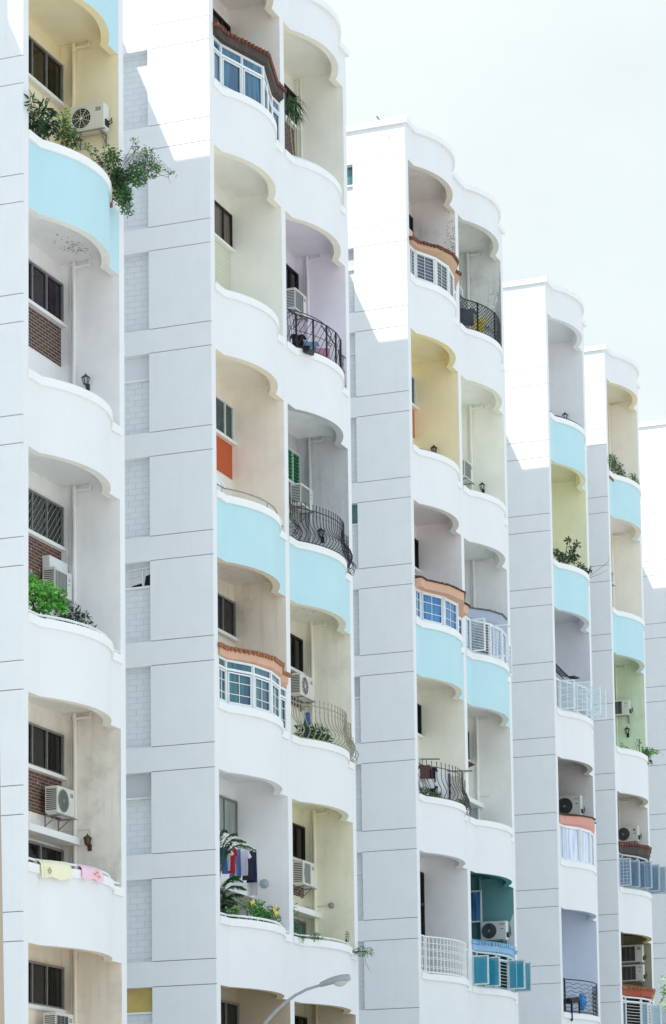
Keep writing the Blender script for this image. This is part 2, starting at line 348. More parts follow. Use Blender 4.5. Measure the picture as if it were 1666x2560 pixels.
def window(root, blk, bay, n):
    key = (blk+str(bay), n)
    if key not in WIN: return
    fm, pc, under = WIN[key]; x = xb(blk, bay); z = Z0-5.6*n
    u0, u1, y0, y1 = 2.6, 5.045, 1.49, 1.568
    if under == 'door' : zb = -3.9
    else: zb = -1.05
    b = MB()
    for a, c_ in ((u0, u0+.05), (u1-.05, u1)): b.box(x+a, x+c_, YF+y0, YF+y1, z+zb, z-.03)
    b.box(x+u0+.05, x+u1-.05, YF+y0, YF+y1, z-.08, z-.03); b.box(x+u0+.05, x+u1-.05, YF+y0, YF+y1, z+zb, z+zb+.05)
    for mu in (3.42, 4.18) if fm is ALU else (3.45, 4.45): b.box(x+mu-.02, x+mu+.02, YF+y0+.01, YF+y1, z+zb+.05, z-.08)
    if under == 'door': b.box(x+u0+.05, x+u1-.05, YF+y0, YF+y1, z-1.15, z-1.05)
    w = b.build('window', [fm], root)
    p = MB(); p.box(x+u0+.05, x+u1-.05, YF+1.545, YF+1.566, z+zb+.05, z-.08)
    p.build('pane', [glass('pane_'+pc, pc, rough=.1, spec=.35)], w)
    if key == ('A0',3):       # security grille and curtain
        g = MB()
        for k in range(-9, 18):
            a = 2.7+k*.2; p0 = Vector((a, 0, -1.0)); p1 = Vector((a+1.0*.85, 0, -.08))
            lo, hi = 2.66, 5.0
            if p1.x < lo or p0.x > hi: continue
            t0 = max(0, (lo-p0.x)/(p1.x-p0.x)); t1 = min(1, (hi-p0.x)/(p1.x-p0.x))
            q0 = p0.lerp(p1, t0); q1 = p0.lerp(p1, t1)
            g.bar((x+q0.x, YF+1.535, z+q0.z), (x+q1.x, YF+1.535, z+q1.z), .014)
        g.build('diagonal_grille', [plain('grille_steel', '9aa09c', .5)], w)
    if under == 'door':
        return
    s = MB(); s.box(x+u0-.1, x+UR-.006, YF+1.42, YF+1.567, z-1.14, z-1.052); s.build('sill', [TRIM], w)
    if key == ('B1',2):
        g = MB()
        for k in range(9): g.box(x+u0+.05, x+u1-.05, YF+1.515, YF+1.545, z-.14-k*.105, z-.105-k*.105)
        g.build('louvre', [plain('green_louvre', '1c7a4c', .45)], w)
    if under in ('brick','brick2','siding','red','orange'):
        q = MB(); zb2 = -2.11 if under != 'siding' else -3.6
        q.box(x+2.5, x+5.035, YF+1.555, YF+1.567, z+zb2, z-1.142)
        q.build({'brick':'brick_panel','brick2':'brick_panel','siding':'siding_panel'}.get(under, 'spandrel_panel'), [{'brick':RBRICK,'brick2':RBRICK2,'siding':SIDING,'red':REDP,'orange':ORP}[under]], root)

def lowwindow(root, blk, bay, n, pc='0b0d0d', fr=ALU):
    x = xb(blk, bay); z = Z0-5.6*n
    c = MB(); c.box(x+2.3, x+UR-.006, YF+1.02, YF+1.568, z-2.74, z-2.57); c.build('window_canopy', [TRIM], root)
    b = MB(); u0, u1, y0, y1, zt, zb = 2.6, 5.03, 1.49, 1.568, -2.82, -4.0
    for a, c_ in ((u0,u0+.05),(u1-.05,u1)): b.box(x+a, x+c_, YF+y0, YF+y1, z+zb, z+zt)
    b.box(x+u0+.05, x+u1-.05, YF+y0, YF+y1, z+zt-.06, z+zt); b.box(x+3.8, x+3.86, YF+y0, YF+y1, z+zb, z+zt-.06)
    w = b.build('window', [fr], root); p = MB(); p.box(x+u0+.05, x+u1-.05, YF+1.545, YF+1.566, z+zb, z+zt-.06); p.build('pane', [glass('pane_'+pc, pc, rough=.1, spec=.35)], w)

def pipe(root, blk, bay, n, tint):
    X = xb(blk, bay)+UR; z = Z0-5.6*n; b = MB(); mat = tint
    zb = Z0-5.6*(n+1)+.62
    if (blk, bay, n) == ('B', 1, 0):
        b.tube([(X-.06, YF+1.33, z+.46), (X-.06, YF+1.33, zb)], .028); b.tube([(X-.06, YF+1.45, z+.40), (X-.06, YF+1.45, z-2.2)], .018)
        b.tube([(X-.06, YF+1.56, z+.38), (X-.06, YF+1.33, z+.41)], .018)
    else:
        b.tube([(X-.075, YF+1.18, z+.46), (X-.075, YF+1.18, zb)], .052, 10)
        b.tube([(X-.075, YF+1.18, z+.34), (X-.075, YF+.78, z+.34)], .036, 10)
        b.tube([(X-.075, YF+.76, z+.33), (X-.075, YF+.76, z+.46)], .036, 10); b.tube([(X-.075, YF+.775, z+.34), (X-.075, YF+.735, z+.34)], .05, 10)
        for k in (.30, -1.35, -2.9): b.tube([(X-.075, YF+1.18, z+k-.04), (X-.075, YF+1.18, z+k+.04)], .062, 10)
        b.tube([(X-.03, YF+1.30, z+.40), (X-.03, YF+1.30, zb)], .02, 6); b.tube([(X-.025, YF+1.345, z+.42), (X-.025, YF+1.345, zb)], .013, 6)
    b.build('drainpipe', [mat], root)

BLKLAB = {'A': 'white apartment block at left edge, its one column topped by two light blue balconies',
 'B': 'white apartment block second from left, two balcony columns with purple and grey recesses',
 'C': 'white apartment block in the middle, two balcony columns, teal recess at lower right',
 'D': 'white apartment block fourth from left, its single balcony column with a yellow-green recess',
 'E': 'white apartment block fifth from the left, one balcony column with a bright green recess',
 'F': 'plain white end wall of the block at the right edge, its balconies out of frame'}
ROOT = {}
for blk in 'ABCDEF':
    X = BX[blk]; nb = NB[blk]; XE = X+5.09*(nb-1)+5.335
    root = thing('apartment_block', (X, YF, 0), BLKLAB[blk], 'apartment building', 'white apartment blocks in a row'); ROOT[blk] = root
    gap = 8.0 if blk == 'A' else X-(BX[chr(ord(blk)-1)]+5.09*(NB[chr(ord(blk)-1)]-1)+5.335)
    yr = 3.88 if blk == 'A' else 4.17
    if blk == 'A': gap = 14.
    # gable wall: panels and floor bands with open grooves between them
    g = MB(); g.box(X+.0505, X+T-.001, YF+.004, YF+1.79, 0, Z0+1.09, 1); g.box(X+.30, X+.5, YF+1.79, YF+12, 0, Z0+1.09, 1); zs = [1.09, G1+2.8]
    cuts = [(Z0+1.09, Z0+G1+2.8+.011)]; k = 0
    while Z0+G0-2.8*k > 1:
        a = Z0+G1-2.8*(k-1); b_ = Z0+G0-2.8*k; c_ = Z0+G1-2.8*k
        cuts.append((a-.011, b_+.011)); cuts.append((b_-.011, c_+.011)); k += 1
    for i, (zt, zb) in enumerate(cuts):
        band = (i % 2 == 0)      # bands run the full depth, panels stop at the brick strip
        g.box(X, X+.05, YF, YF+1.79, zb, zt)
        if band and i: g.box(X, X+.30, YF+1.79, YF+yr, zb-.011, zt+.011)
        if i == 0: g.box(X, X+.30, YF+1.79, YF+yr, zb-.011, zt)
    g.build('gable_wall', [GABLE, paint('joint_grey', 'a6abaf', amp=.1)], root)
    XR_ = X
    # recessed brick strip: wall skin is cut back there by covering panels standing 7 cm proud
    skin = MB()
    h = MB()
    if blk in 'BC':
        BW = {('B',3):'white',('B',5):'broken',('B',7):'grey',('B',9):'yellow',('B',1):'grey',('C',-1):'glass',('C',0):'grey',('C',1):'white',('C',3):'glass',('C',5):'grey',('C',7):'white'}
        for k in range(-1, 12):
            zt = Z0+G1-2.8*k; zb = Z0+G0-2.8*(k+1); zz = zt
            kind = BW.get((blk, k))
            if kind:
                zz = zt-.62
                q = MB(); q.box(X+.23, X+.299, YF+1.795, YF+yr-.05, zz, zt-.002)
                mt = {'white': paint('board_white','dfe2e6',amp=.05), 'grey': paint('board_grey','c6cacd',amp=.06), 'yellow': paint('board_yellow','c9b26a',amp=.12,dirt=.2), 'glass': glass('pane_teal','3d6a68'), 'broken': paint('board_cracked','d8dbdc',amp=.08,dirt=.3)}[kind]
                pn = q.build('blind_window', [mt], root)
                if kind == 'broken':
                    d = MB(); d.add([(X+.225,YF+1.83,zz+.02),(X+.225,YF+2.06,zz+.03),(X+.225,YF+2.02,zz+.28),(X+.225,YF+1.86,zz+.33)], [(0,1,2,3)])
                    d.add([(X+.225,YF+2.1,zz+.01),(X+.225,YF+2.45,zz+.01),(X+.225,YF+2.4,zz+.05),(X+.225,YF+2.15,zz+.1)], [(0,1,2,3)])
                    d.build('broken_hole', [plain('dark_hole','171512',.9)], pn)
                    d = MB(); d.bar((X+.20,YF+1.8,zt-.12),(X+.20,YF+2.5,zt-.16),.03); d.bar((X+.20,YF+2.1,zt-.2),(X+.20,YF+2.08,zz),.035); d.bar((X+.20,YF+2.1,zt-.3),(X+.20,YF+2.5,zt-.34),.02); d.build('cracked_frame', [WFR], pn)
                if kind == 'grey' and blk == 'B' and k == 7:
                    d = MB(); d.tube([(X+.1,YF+1.8,zz-.02),(X+.08,YF+2.15,zz-.06),(X+.1,YF+2.5,zz-.16)], .02, 6); d.build('bent_pipe', [PIPEW], pn)
                d = MB(); d.box(X+.16, X+.298, YF+1.795, YF+yr-.05, zz-.05, zz-.001); d.build('ledge', [TRIM], pn)
                zz -= .05
            q = MB(); q.box(X+.24, X+.299, YF+1.792, YF+yr-.04, zb, zz-.001); q.build('brick_infill', [GBRICK], root)
    # core wall in the gap before this block
    c = MB(); c.box(X-gap, X, YF+yr, YF+12, 0, Z0+1.08); c.build('recessed_wall', [GABLE], root)
    # fins between bays
    for b_ in range(nb):
        xx = X+5.09*b_
        if b_: fin(root, xx-.025, xx+T)
        else:
            f_ = MB(); f_.box(X+.051, X+T, YF-.003, YF+.21, 0, Z0-.002); f_.box(X+.051, X+T, YF+.21, YF+1.789, 0, Z0+.6); f_.build('party_wall', [WHITE], root)
    fin(root, XE-.27, XE, 1.0905)
    # roof
    r = MB(); r.box(X+.03, XE-.01, YF+.21, YF+12, Z0+.62, Z0+.95); r.box(X-gap, X, YF+yr+.2, YF+12, Z0+.6, Z0+.93); r.build('roof_slab', [CONC], root)
    cp = MB(); A = [(X-.10, YF+yr-.1)]; B = [(X+.2, YF+yr-.1)]
    A.append((X-.10, YF-.10)); B.append((X+.2, YF+.25))
    for b_ in range(nb):
        xx = X+5.09*b_
        oa = outline(-.10, T, UR)[1:-1]; ob = outline(.25, T, UR)[1:-1]
        A += [(xx+u, YF+y) for u, y in oa]; B += [(xx+u, YF+y) for u, y in ob]
    A.append((XE+.10, YF-.10)); B.append((XE-.2, YF+.25)); A.append((XE+.10, YF+4.06)); B.append((XE-.2, YF+4.06))
    cp.strip(A, B, Z0+1.091, Z0+ZTOPR)
    cp.box(X-gap-.2, X-.1, YF+yr-.1, YF+yr+.25, Z0+1.081, Z0+ZTOPR)
    cp.build('roof_coping', [TRIM], root)
    if blk == 'A':
        t = MB(); t.box(X-6.2, X-3, YF+3.98, YF+9, Z0+1.0, Z0+5.2); t.build('rooftop_shadow_box', [WHITE], root)  # unseen roof box, added to throw the upright shadow edge on this gable
    # balconies
    for b_ in range(nb):
        for n in range(0, NF):
            if blk == 'F' and n > 5: continue
            key = (blk+str(b_), n)
            if key not in REC: REC[key] = ('dddddd','d5d5d5','d5d5d5')
            parapet(root, blk, b_, n)
            wm = recess(root, blk, b_, n)
            if blk == 'F' or (blk == 'A' and n == 0): continue
            window(root, blk, b_, n)
            if blk+str(b_) in PIPES: pipe(root, blk, b_, n, paint('pipe_'+REC[key][0], soft(REC[key][0]), amp=.08, dirt=.12, dirtcol='8f8a7c', bump=0, rough=.5))
        # plain wall below the lowest balconies
        n = NF; w = MB(); x = xb(blk, b_); w.box(x+T, x+UR, YF+.02, YF+YB+.2, 0, Z0-5.6*n+.6); w.build('base_wall', [WHITE], root)
for k_, a in {('A',0,4):'0b0d0d', ('B',0,4):'2a2c26', ('B',1,4):'4a6e66', ('C',1,3):'9aa4a6'}.items(): lowwindow(ROOT[k_[0]], *k_, pc=a, fr=WFR if k_[0] == 'C' else ALU)
# ------------------------------------------------------------------ railings (parts of their block)
def Q(blk, bay, n): x = xb(blk, bay); z = Z0-5.6*n; return lambda u, y, h: (x+u, YF+y, z+h)
def rail_low(blk, bay, n, mat, h=1.87, r=.03, posts=(.8, 1.9, 2.95, 3.9, 4.5), d=.06, u1=UR-.02, name='handrail'):
    q = Q(blk, bay, n); b = MB(); pp = path(d, .12, T+.01, u1)
    b.tube([q(p[0], p[1], h) for p in pp], r, 8)
    for u in posts:
        p = min(pp, key=lambda t: abs(t[0]-u)); b.tube([q(p[0], p[1], 1.775), q(p[0], p[1], h)], r*.7, 6)
    return b.build(name, [mat], ROOT[blk])
def rail_belly(blk, bay, n, mat, step=.15, r=.011, bulge=.24, knots=True):
    q = Q(blk, bay, n); b = MB(); pp = path(.02, step)
    prof = [(.0, 2.9), (0, 2.72), (.0, 2.5), (.02, 2.36), (.1, 2.2), (bulge*.85, 2.08), (bulge, 1.98), (bulge*.75, 1.88), (.1, 1.81), (.03, 1.785)]
    for x_, y_, nx, ny in pp:
        b.tube([q(x_+nx*o, y_+ny*o, h) for o, h in prof], r, 5)
        b.lathe([(0, 0), (r*1.8, .02), (0, .07)], q(x_, y_, 2.89), 6)
        if knots: b.lathe([(0, -.03), (r*2.2, 0), (0, .03)], q(x_, y_, 2.62), 6); b.lathe([(0, -.02), (r*2, 0), (0, .02)], q(x_+nx*bulge*.9, y_+ny*bulge*.9, 2.03), 6)
    for h, o in ((2.76, 0), (1.8, .06)): b.tube([q(p[0]+p[2]*o, p[1]+p[3]*o, h) for p in pp], r*1.2, 6)
    # scroll work at the right end
    p = pp[-1]
    for k in range(4):
        cz = 2.45-.2*k; b.tube([q(p[0]+.02, p[1]-.01-.035*k-.06*math.sin(a), cz+.09*math.cos(a)) for a in [i*PI/6 for i in range(11)]], r*.8, 5)
    return b.build('belly_railing', [mat], ROOT[blk])
def rail_slanted(blk, bay, n, mat):
    q = Q(blk, bay, n); b = MB(); pp = path(.03, .11); N = len(pp)
    for h in (1.84, 2.78): b.tube([q(p[0], p[1], h) for p in pp], .018, 6)
    b.tube([q(p[0], p[1], 2.32) for p in pp], .01, 5)
    for i in range(N):
        j = i+6
        if i % 2 == 0 and j < N: b.bar(q(pp[i][0], pp[i][1], 1.84), q(pp[j][0], pp[j][1], 2.78), .012)
        if i % 6 == 0: b.bar(q(pp[i][0], pp[i][1], 1.78), q(pp[i][0], pp[i][1], 2.8), .045)
        if i < 8 and i % 2 == 0 and i+3 < N: b.bar(q(pp[i][0], pp[i][1], 2.78), q(pp[i+3][0], pp[i+3][1], 1.84), .01)
        if i > N-9 and i+2 < N: b.bar(q(pp[i+2][0], pp[i+2][1], 1.84), q(pp[i][0], pp[i][1], 2.78), .01)
    # laundry rack loop standing in from the rail
    pk = path(.32, .2, .4, UR-.5); b.tube([q(p[0], p[1], 3.02) for p in pk], .013, 6)
    b.bar(q(2.2, -.3, 2.83), q(4.4, .1, 2.98), .03); b.bar(q(.5, .0, 2.78), q(1.8, -.05, 2.85), .02)
    return b.build('iron_railing', [mat], ROOT[blk])
def rail_mesh(blk, bay, n, mat):
    q = Q(blk, bay, n); b = MB(); pp = path(.03, .17); N = len(pp); hs = [1.82+.125*k for k in range(9)]
    for h in (1.82, 2.82): b.tube([q(p[0], p[1], h) for p in pp], .02, 6)
    for k0 in range(-10, N):
        for sgn in (1, -1):
            for k in range(8):
                i = k0+k if sgn == 1 else k0+8-k; j = i+sgn
                if 0 <= i < N and 0 <= j < N: b.bar(q(pp[i][0], pp[i][1], hs[k]), q(pp[j][0], pp[j][1], hs[k+1]), .015)
    for i in range(0, N, 7): b.bar(q(pp[i][0], pp[i][1]-.01, 1.78), q(pp[i][0], pp[i][1]-.01, 2.84), .05)
    return b.build('mesh_railing', [mat], ROOT[blk])
def rail_grid(blk, bay, n, mat):
    q = Q(blk, bay, n); b = MB(); pp = path(.04, .17)
    for i, p in enumerate(pp): b.bar(q(p[0], p[1], 1.78), q(p[0], p[1], 2.95), .055 if i == 3 else .024)
    for h in (1.98, 2.03, 2.26, 2.31, 2.52, 2.57, 2.75): b.tube([q(p[0], p[1], h) for p in pp], .009, 5)
    for h in (1.84, 2.95): b.tube([q(p[0], p[1], h) for p in pp], .024, 6)
    return b.build('grid_railing', [mat], ROOT[blk])
def rail_wave(blk, bay, n, mat):
    q = Q(blk, bay, n); b = MB(); pp = path(.04, .05); N = len(pp)
    for h in (1.86, 3.02): b.tube([q(p[0], p[1], h) for p in pp], .022, 6)
    for k in range(7): b.tube([q(p[0], p[1], 1.98+.15*k+.035*math.sin(i*.62+k)) for i, p in enumerate(pp)], .010, 5)
    for i in (2, 7, N//2+10, N-12, N-6): b.bar(q(pp[i][0], pp[i][1], 1.78), q(pp[i][0], pp[i][1], 3.02), .05 if i == 7 else .025)
    for k in range(6):
        p = pp[N-8]; b.tube([q(p[0]+.12*math.cos(a), p[1]+.1*math.sin(a), 2.0+.16*k+.07*math.sin(a)) for a in [i*PI/5 for i in range(11)]], .012, 5)
    return b.build('wavy_railing', [mat], ROOT[blk])
rail_low('A',0,4, WIRON); rail_low('A',0,5, WIRON, h=1.89)
rail_low('B',1,1, WIRON, h=1.86, r=.022, u1=4.6); rail_low('B',0,5, WIRON); rail_low('B',1,5, WIRON, h=1.88, r=.02); rail_low('E',0,3, WIRON, h=1.83, r=.02)
rail_low('B',0,3, STEEL, h=1.99, r=.018, posts=(.8, 2.6, 4.3))
rail_low('A',0,3, IRON, h=1.80, r=.014, name='cable', posts=()); rail_low('D',0,1, IRON, h=1.815, r=.03, name='cable', posts=(), d=0); rail_low('C',0,2, IRON, h=1.82, r=.024, posts=(1.0, 2.6, 4.2))
rail_slanted('B',1,2, IRON); rail_belly('B',1,3, IRON); rail_belly('B',1,4, BEIGEIRON, step=.2, r=.013); rail_belly('C',0,4, BROWNIRON, step=.22, r=.012, bulge=.2, knots=False)
rail_mesh('C',1,1, IRON); rail_grid('C',0,5, WIRON); rail_wave('D',0,5, IRON)

# ------------------------------------------------------------------ glazed enclosures on the balconies (parts of their block)
FAC = [(.3,.04),(.85,.04),(1.75,-.36),(2.66,-.49),(3.58,-.36),(4.46,.04),(5.04,.04)]
def enclosure(blk, bay, n, fm, pane, zt=2.98, trans=None, cols=2, rows=3, per=1, fascia=None, tile=None, curved=True, ov=.12, skip=(), casements=(), facets=FAC, fh=.28, bars=0, slope=.2, mw=.06, rise=0.):
    q = Q(blk, bay, n); b = MB(); g = MB(); z0 = 1.785
    for i, p in enumerate(facets): b.bar(q(p[0], p[1], z0), q(p[0], p[1], zt), mw*1.25)
    for i, (a, c) in enumerate(zip(facets, facets[1:])):
        for h in (z0+.03, zt-.03)+((trans,) if trans else ()): b.bar(q(*a, h), q(*c, h), mw)
        hi = trans or zt
        A = Vector((a[0], a[1], 0)); C = Vector((c[0], c[1], 0)); ln = (C-A).length; d = (C-A)/ln; nrm = Vector((d.y, -d.x, 0))
        pn = per if ln > .7 else 1
        for k in range(1, pn): m_ = A.lerp(C, k/pn); b.bar(q(m_.x, m_.y, z0), q(m_.x, m_.y, zt), mw)
        if i in skip:
            if bars:
                for k in range(bars): h = z0+.1+(hi-z0-.15)*k/(bars-1); b.bar(q(*a, h), q(*c, h), .014)
            continue
        for k in range(pn):
            m0 = A.lerp(C, k/pn); m1 = A.lerp(C, (k+1)/pn)
            # sash frame
            f0, f1 = m0.lerp(m1, .09), m0.lerp(m1, .91)
            if mw > .05:
                for f in (f0, f1): b.bar(q(f.x+nrm.x*.02, f.y+nrm.y*.02, z0+.07), q(f.x+nrm.x*.02, f.y+nrm.y*.02, hi-.06), .035)
                for h in (z0+.08, hi-.08): b.bar(q(f0.x+nrm.x*.02, f0.y+nrm.y*.02, h), q(f1.x+nrm.x*.02, f1.y+nrm.y*.02, h), .035)
            cc = cols if ln/pn > .45 else 1
            for j in range(1, cc): m_ = m0.lerp(m1, j/cc); b.bar(q(m_.x, m_.y, z0+.06), q(m_.x, m_.y, hi-.06), .018)
            for j in range(1, rows): h = z0+(hi-z0)*j/rows; b.bar(q(m0.x, m0.y, h), q(m1.x, m1.y, h), .018 if rows < 5 else .009)
        o = -nrm*.012
        g.add([q(a[0]+o.x, a[1]+o.y, z0), q(c[0]+o.x, c[1]+o.y, z0), q(c[0]+o.x, c[1]+o.y, zt), q(a[0]+o.x, a[1]+o.y, zt)], [(0,1,2,3)])
        o = -nrm*.024
        g.add([q(a[0]+o.x, a[1]+o.y, z0), q(c[0]+o.x, c[1]+o.y, z0), q(c[0]+o.x, c[1]+o.y, zt), q(a[0]+o.x, a[1]+o.y, zt)], [(3,2,1,0)])
    e = b.build('glazed_enclosure', [fm], ROOT[blk])
    if g.v: g.build('glazing', [pane], e)
    if fascia:
        f = MB(); op = []
        for i, p in enumerate(facets):
            a = facets[max(0, i-1)]; c = facets[min(len(facets)-1, i+1)]; dx, dy = c[0]-a[0], c[1]-a[1]; l_ = math.hypot(dx, dy); op.append((p[0]+dy/l_*ov, p[1]-dx/l_*ov))
        n_ = len(op); V_ = []
        rr = lambda i: rise*(op[i][0]-T)/4.8
        for i, p in enumerate(op): V_ += [q(p[0], p[1], zt+rr(i)), q(p[0], p[1], zt+fh+rr(i)), q(facets[i][0], facets[i][1]+.03, zt), q(facets[i][0], facets[i][1]+.03, zt+fh+rr(i))]
        F_ = []
        for i in range(n_-1): a = 4*i; F_ += [(a, a+4, a+5, a+1), (a+2, a+3, a+7, a+6), (a, a+2, a+6, a+4), (a+1, a+5, a+7, a+3)]
        F_ += [(0, 1, 3, 2), (4*n_-4, 4*n_-2, 4*n_-1, 4*n_-3)]
        f.add(V_, F_); f.build('fascia', [fascia], e)
        t = MB(); back = .95; zz = zt+fh
        def edge(u):
            for i in range(n_-1):
                if op[i][0] <= u <= op[i+1][0]: k = (u-op[i][0])/max(1e-6, op[i+1][0]-op[i][0]); return op[i][1]+(op[i+1][1]-op[i][1])*k
            return op[-1][1]
        u = op[0][0]; R_ = .065 if curved else .03; st = .15 if curved else .12; us = []
        while u < op[-1][0]+.12: us.append(u); u += st
        for u in us:
            y0 = edge(min(u, op[-1][0]))-.05; y1 = back if u < UR-.08 else -.02
            zr = zz+rise*(u-T)/4.8
            if u > UR-.1 and y1 < y0: continue
            s_ = slope
            t.tube([q(u, y0, zr+.02+rnd.uniform(-.008, .008)), q(u, y1, zr+.02+s_*(y1-y0))], R_*rnd.uniform(.93, 1.07), 8)
        sh = [(u, edge(min(u, op[-1][0]))-.02) for u in us if u < UR-.02]
        t.add([q(u, y, zz+rise*(u-T)/4.8) for u, y in sh]+[q(u, back, zz+rise*(u-T)/4.8+slope*(back-y)) for u, y in sh], [(i, i+1, len(sh)+i+1, len(sh)+i) for i in range(len(sh)-1)])
        t.build('tiled_roof', [tile], e)
    for (hu, hy, wd, ang, z_a, z_b, cc, rw) in casements:
        c = MB(); gp = MB(); a = math.radians(ang); d = Vector((math.cos(a), math.sin(a), 0)); p0 = Vector((hu, hy, 0)); p1 = p0+d*wd
        for p in (p0, p1): c.bar(q(p.x, p.y, z_a), q(p.x, p.y, z_b), .05)
        for h in (z_a+.02, z_b-.02): c.bar(q(p0.x, p0.y, h), q(p1.x, p1.y, h), .045)
        for j in range(1, cc): m_ = p0.lerp(p1, j/cc); c.bar(q(m_.x, m_.y, z_a), q(m_.x, m_.y, z_b), .018)
        for j in range(1, rw): h = z_a+(z_b-z_a)*j/rw; c.bar(q(p0.x, p0.y, h), q(p1.x, p1.y, h), .018)
        ce = c.build('casement', [fm], ROOT[blk]); gp = MB(); nn = Vector((-d.y, d.x, 0))*.004; p0 = p0+d*.02; p1 = p1-d*.02
        gp.add([q(*(p0+nn).xy, z_a), q(*(p1+nn).xy, z_a), q(*(p1+nn).xy, z_b), q(*(p0+nn).xy, z_b), q(*(p0-nn).xy, z_a), q(*(p1-nn).xy, z_a), q(*(p1-nn).xy, z_b), q(*(p0-nn).xy, z_b)], [(0,1,2,3),(7,6,5,4),(0,4,5,1),(3,2,6,7)])
        gp.build('casement_pane', [CLEARS.get((blk, bay, n), pane)], ce)
    return e
def clear(key, col, alpha=.45):
    m, t, b = base_mat(key); b.inputs['Base Color'].default_value = lin(col); b.inputs['Roughness'].default_value = .05; b.inputs['Alpha'].default_value = alpha; b.inputs['Specular IOR Level'].default_value = .7; return m
CLEARS = {('C',1,3): clear('clear_glass_white','c6d6e6',.15), ('D',0,3): clear('clear_glass_aqua','d2eef4',.2), ('C',1,5): clear('teal_glass','2a9cba',.62), ('E',0,4): clear('blue_grey_glass','6f94b4',.5), ('E',0,5): clear('pale_blue_glass','b4d2dc',.4)}
BROWNF = paint('dark_brown_fascia','4b423e',amp=.15,dirt=.2,streak=False); ORF = paint('terracotta_fascia','d6ab92',amp=.08,dirt=.12,dirtcol='a9876c',streak=False); CREAMF = paint('cream_fascia','c0a084',amp=.08,dirt=.25,dirtcol='8a5a3c',streak=False)
PINKF = paint('salmon_fascia','d89c90',amp=.06,streak=False); REDF = paint('red_fascia','a2503c',amp=.1,streak=False); GREYF = paint('blue_grey_fascia','a3adbd',amp=.05,streak=False); BLUEF = paint('pale_blue_fascia','93b9dc',amp=.15,dirt=.2,dirtcol='5a7ca0',streak=False)
TBROWN = plain('brown_roof_tile','6e4030',.8,amp=.35,scale=5); TORANGE = plain('terracotta_roof_tile','9c6448',.85,amp=.3,scale=5); TGREY = plain('grey_roof_sheet','6c716e',.6,amp=.2); TDARK = plain('dark_roof_tile','54453a',.8,amp=.3,scale=5); TBLUE = plain('blue_roof_tile','7fa9c9',.6,amp=.3,scale=6)
F1 = [(.3,.04),(.85,.04),(2.6,-.47),(4.46,.04),(5.04,.04)]
enclosure('B',0,1, WFR, glass('blue_pane','23506e',curtain='3b6f8c'), zt=3.03, trans=2.72, cols=1, rows=1, per=2, fascia=BROWNF, tile=TBROWN, facets=F1, ov=.16, fh=.24, rise=.12)
enclosure('B',0,4, WFR, glass('navy_teal_pane','1f4a66',curtain='2f6f72'), zt=3.0, trans=2.74, cols=2, rows=3, fascia=ORF, tile=TORANGE, ov=.1, fh=.22, rise=.14)
enclosure('C',0,1, WFR, glass('grey_barred_pane','2c3644',curtain='46525f'), zt=2.78, cols=2, rows=9, fascia=CREAMF, tile=TBROWN, ov=.16, fh=.15, rise=.42)
enclosure('C',0,3, WFR, glass('bright_blue_pane','155a9c',curtain='2c86b8'), zt=2.78, cols=2, rows=3, fascia=ORF, tile=TDARK, curved=False, ov=.25, fh=.27, facets=[(.3,.04),(.85,.04),(1.9,-.38),(3.0,-.48),(4.46,.04),(5.04,.04)], rise=.12)
enclosure('C',1,3, WFR, glass('curtained_pane','c4d0e4',curtain='8c9cb8'), zt=2.96, cols=1, rows=10, fascia=GREYF, tile=TGREY, curved=False, ov=.03, fh=.32, skip=(1,), bars=12, rise=.3,
          casements=((.75,.0,.5,-88,1.82,2.92,1,1), (2.0,-.42,.5,-86,1.84,2.94,1,1), (4.7,-.02,.5,-3,1.86,2.94,1,6)))
enclosure('D',0,3, WFR, glass('pale_aqua_pane','b4d8e2',curtain='8fb4c4'), zt=2.95, cols=2, rows=4, skip=(0,1,2,3,4,5), bars=5,
          casements=((.85,.0,.52,-86,1.84,2.92,2,4), (1.5,-.32,.64,-86,1.86,2.94,2,7), (2.6,-.50,.52,-88,1.88,2.94,2,7), (3.6,-.38,.58,-88,1.90,2.98,2,8)))
enclosure('D',0,4, WFR, glass('curtain_white_pane','dfe4f2',curtain='b6c0dc'), zt=3.12, cols=1, rows=1, fascia=PINKF, tile=TDARK, curved=False, ov=.07, fh=.3, rise=.35)
enclosure('E',0,4, plain('light_grey_frame','bcc6cc',.45,amp=.05), glass('slate_blue_pane','31485c',curtain='4a6680'), zt=3.15, trans=2.92, cols=1, rows=1, fascia=BROWNF, tile=TBROWN, ov=.08, fh=.3, skip=(1,2,3,4), bars=9, rise=.3,
          casements=((.4,.0,.42,-86,1.82,2.9,3,8), (1.2,-.15,.42,-86,1.84,2.92,1,1), (1.75,-.38,.54,-88,1.84,2.92,2,1), (2.9,-.50,.44,-88,1.86,2.94,1,1), (3.8,-.32,.66,-88,1.88,2.96,2,1)))
enclosure('E',0,5, WFR, glass('grey_blue_pane','46566a',curtain='6c7d8e'), zt=3.1, trans=2.9, cols=1, rows=1, fascia=REDF, tile=TORANGE, ov=.08, fh=.26, skip=(1,2,3), bars=9, rise=.2,
          casements=((1.75,-.38,.25,-88,1.82,2.9,1,1), (2.9,-.50,.36,-88,1.84,2.9,1,1), (3.8,-.32,.62,-88,1.86,2.9,1,1)))
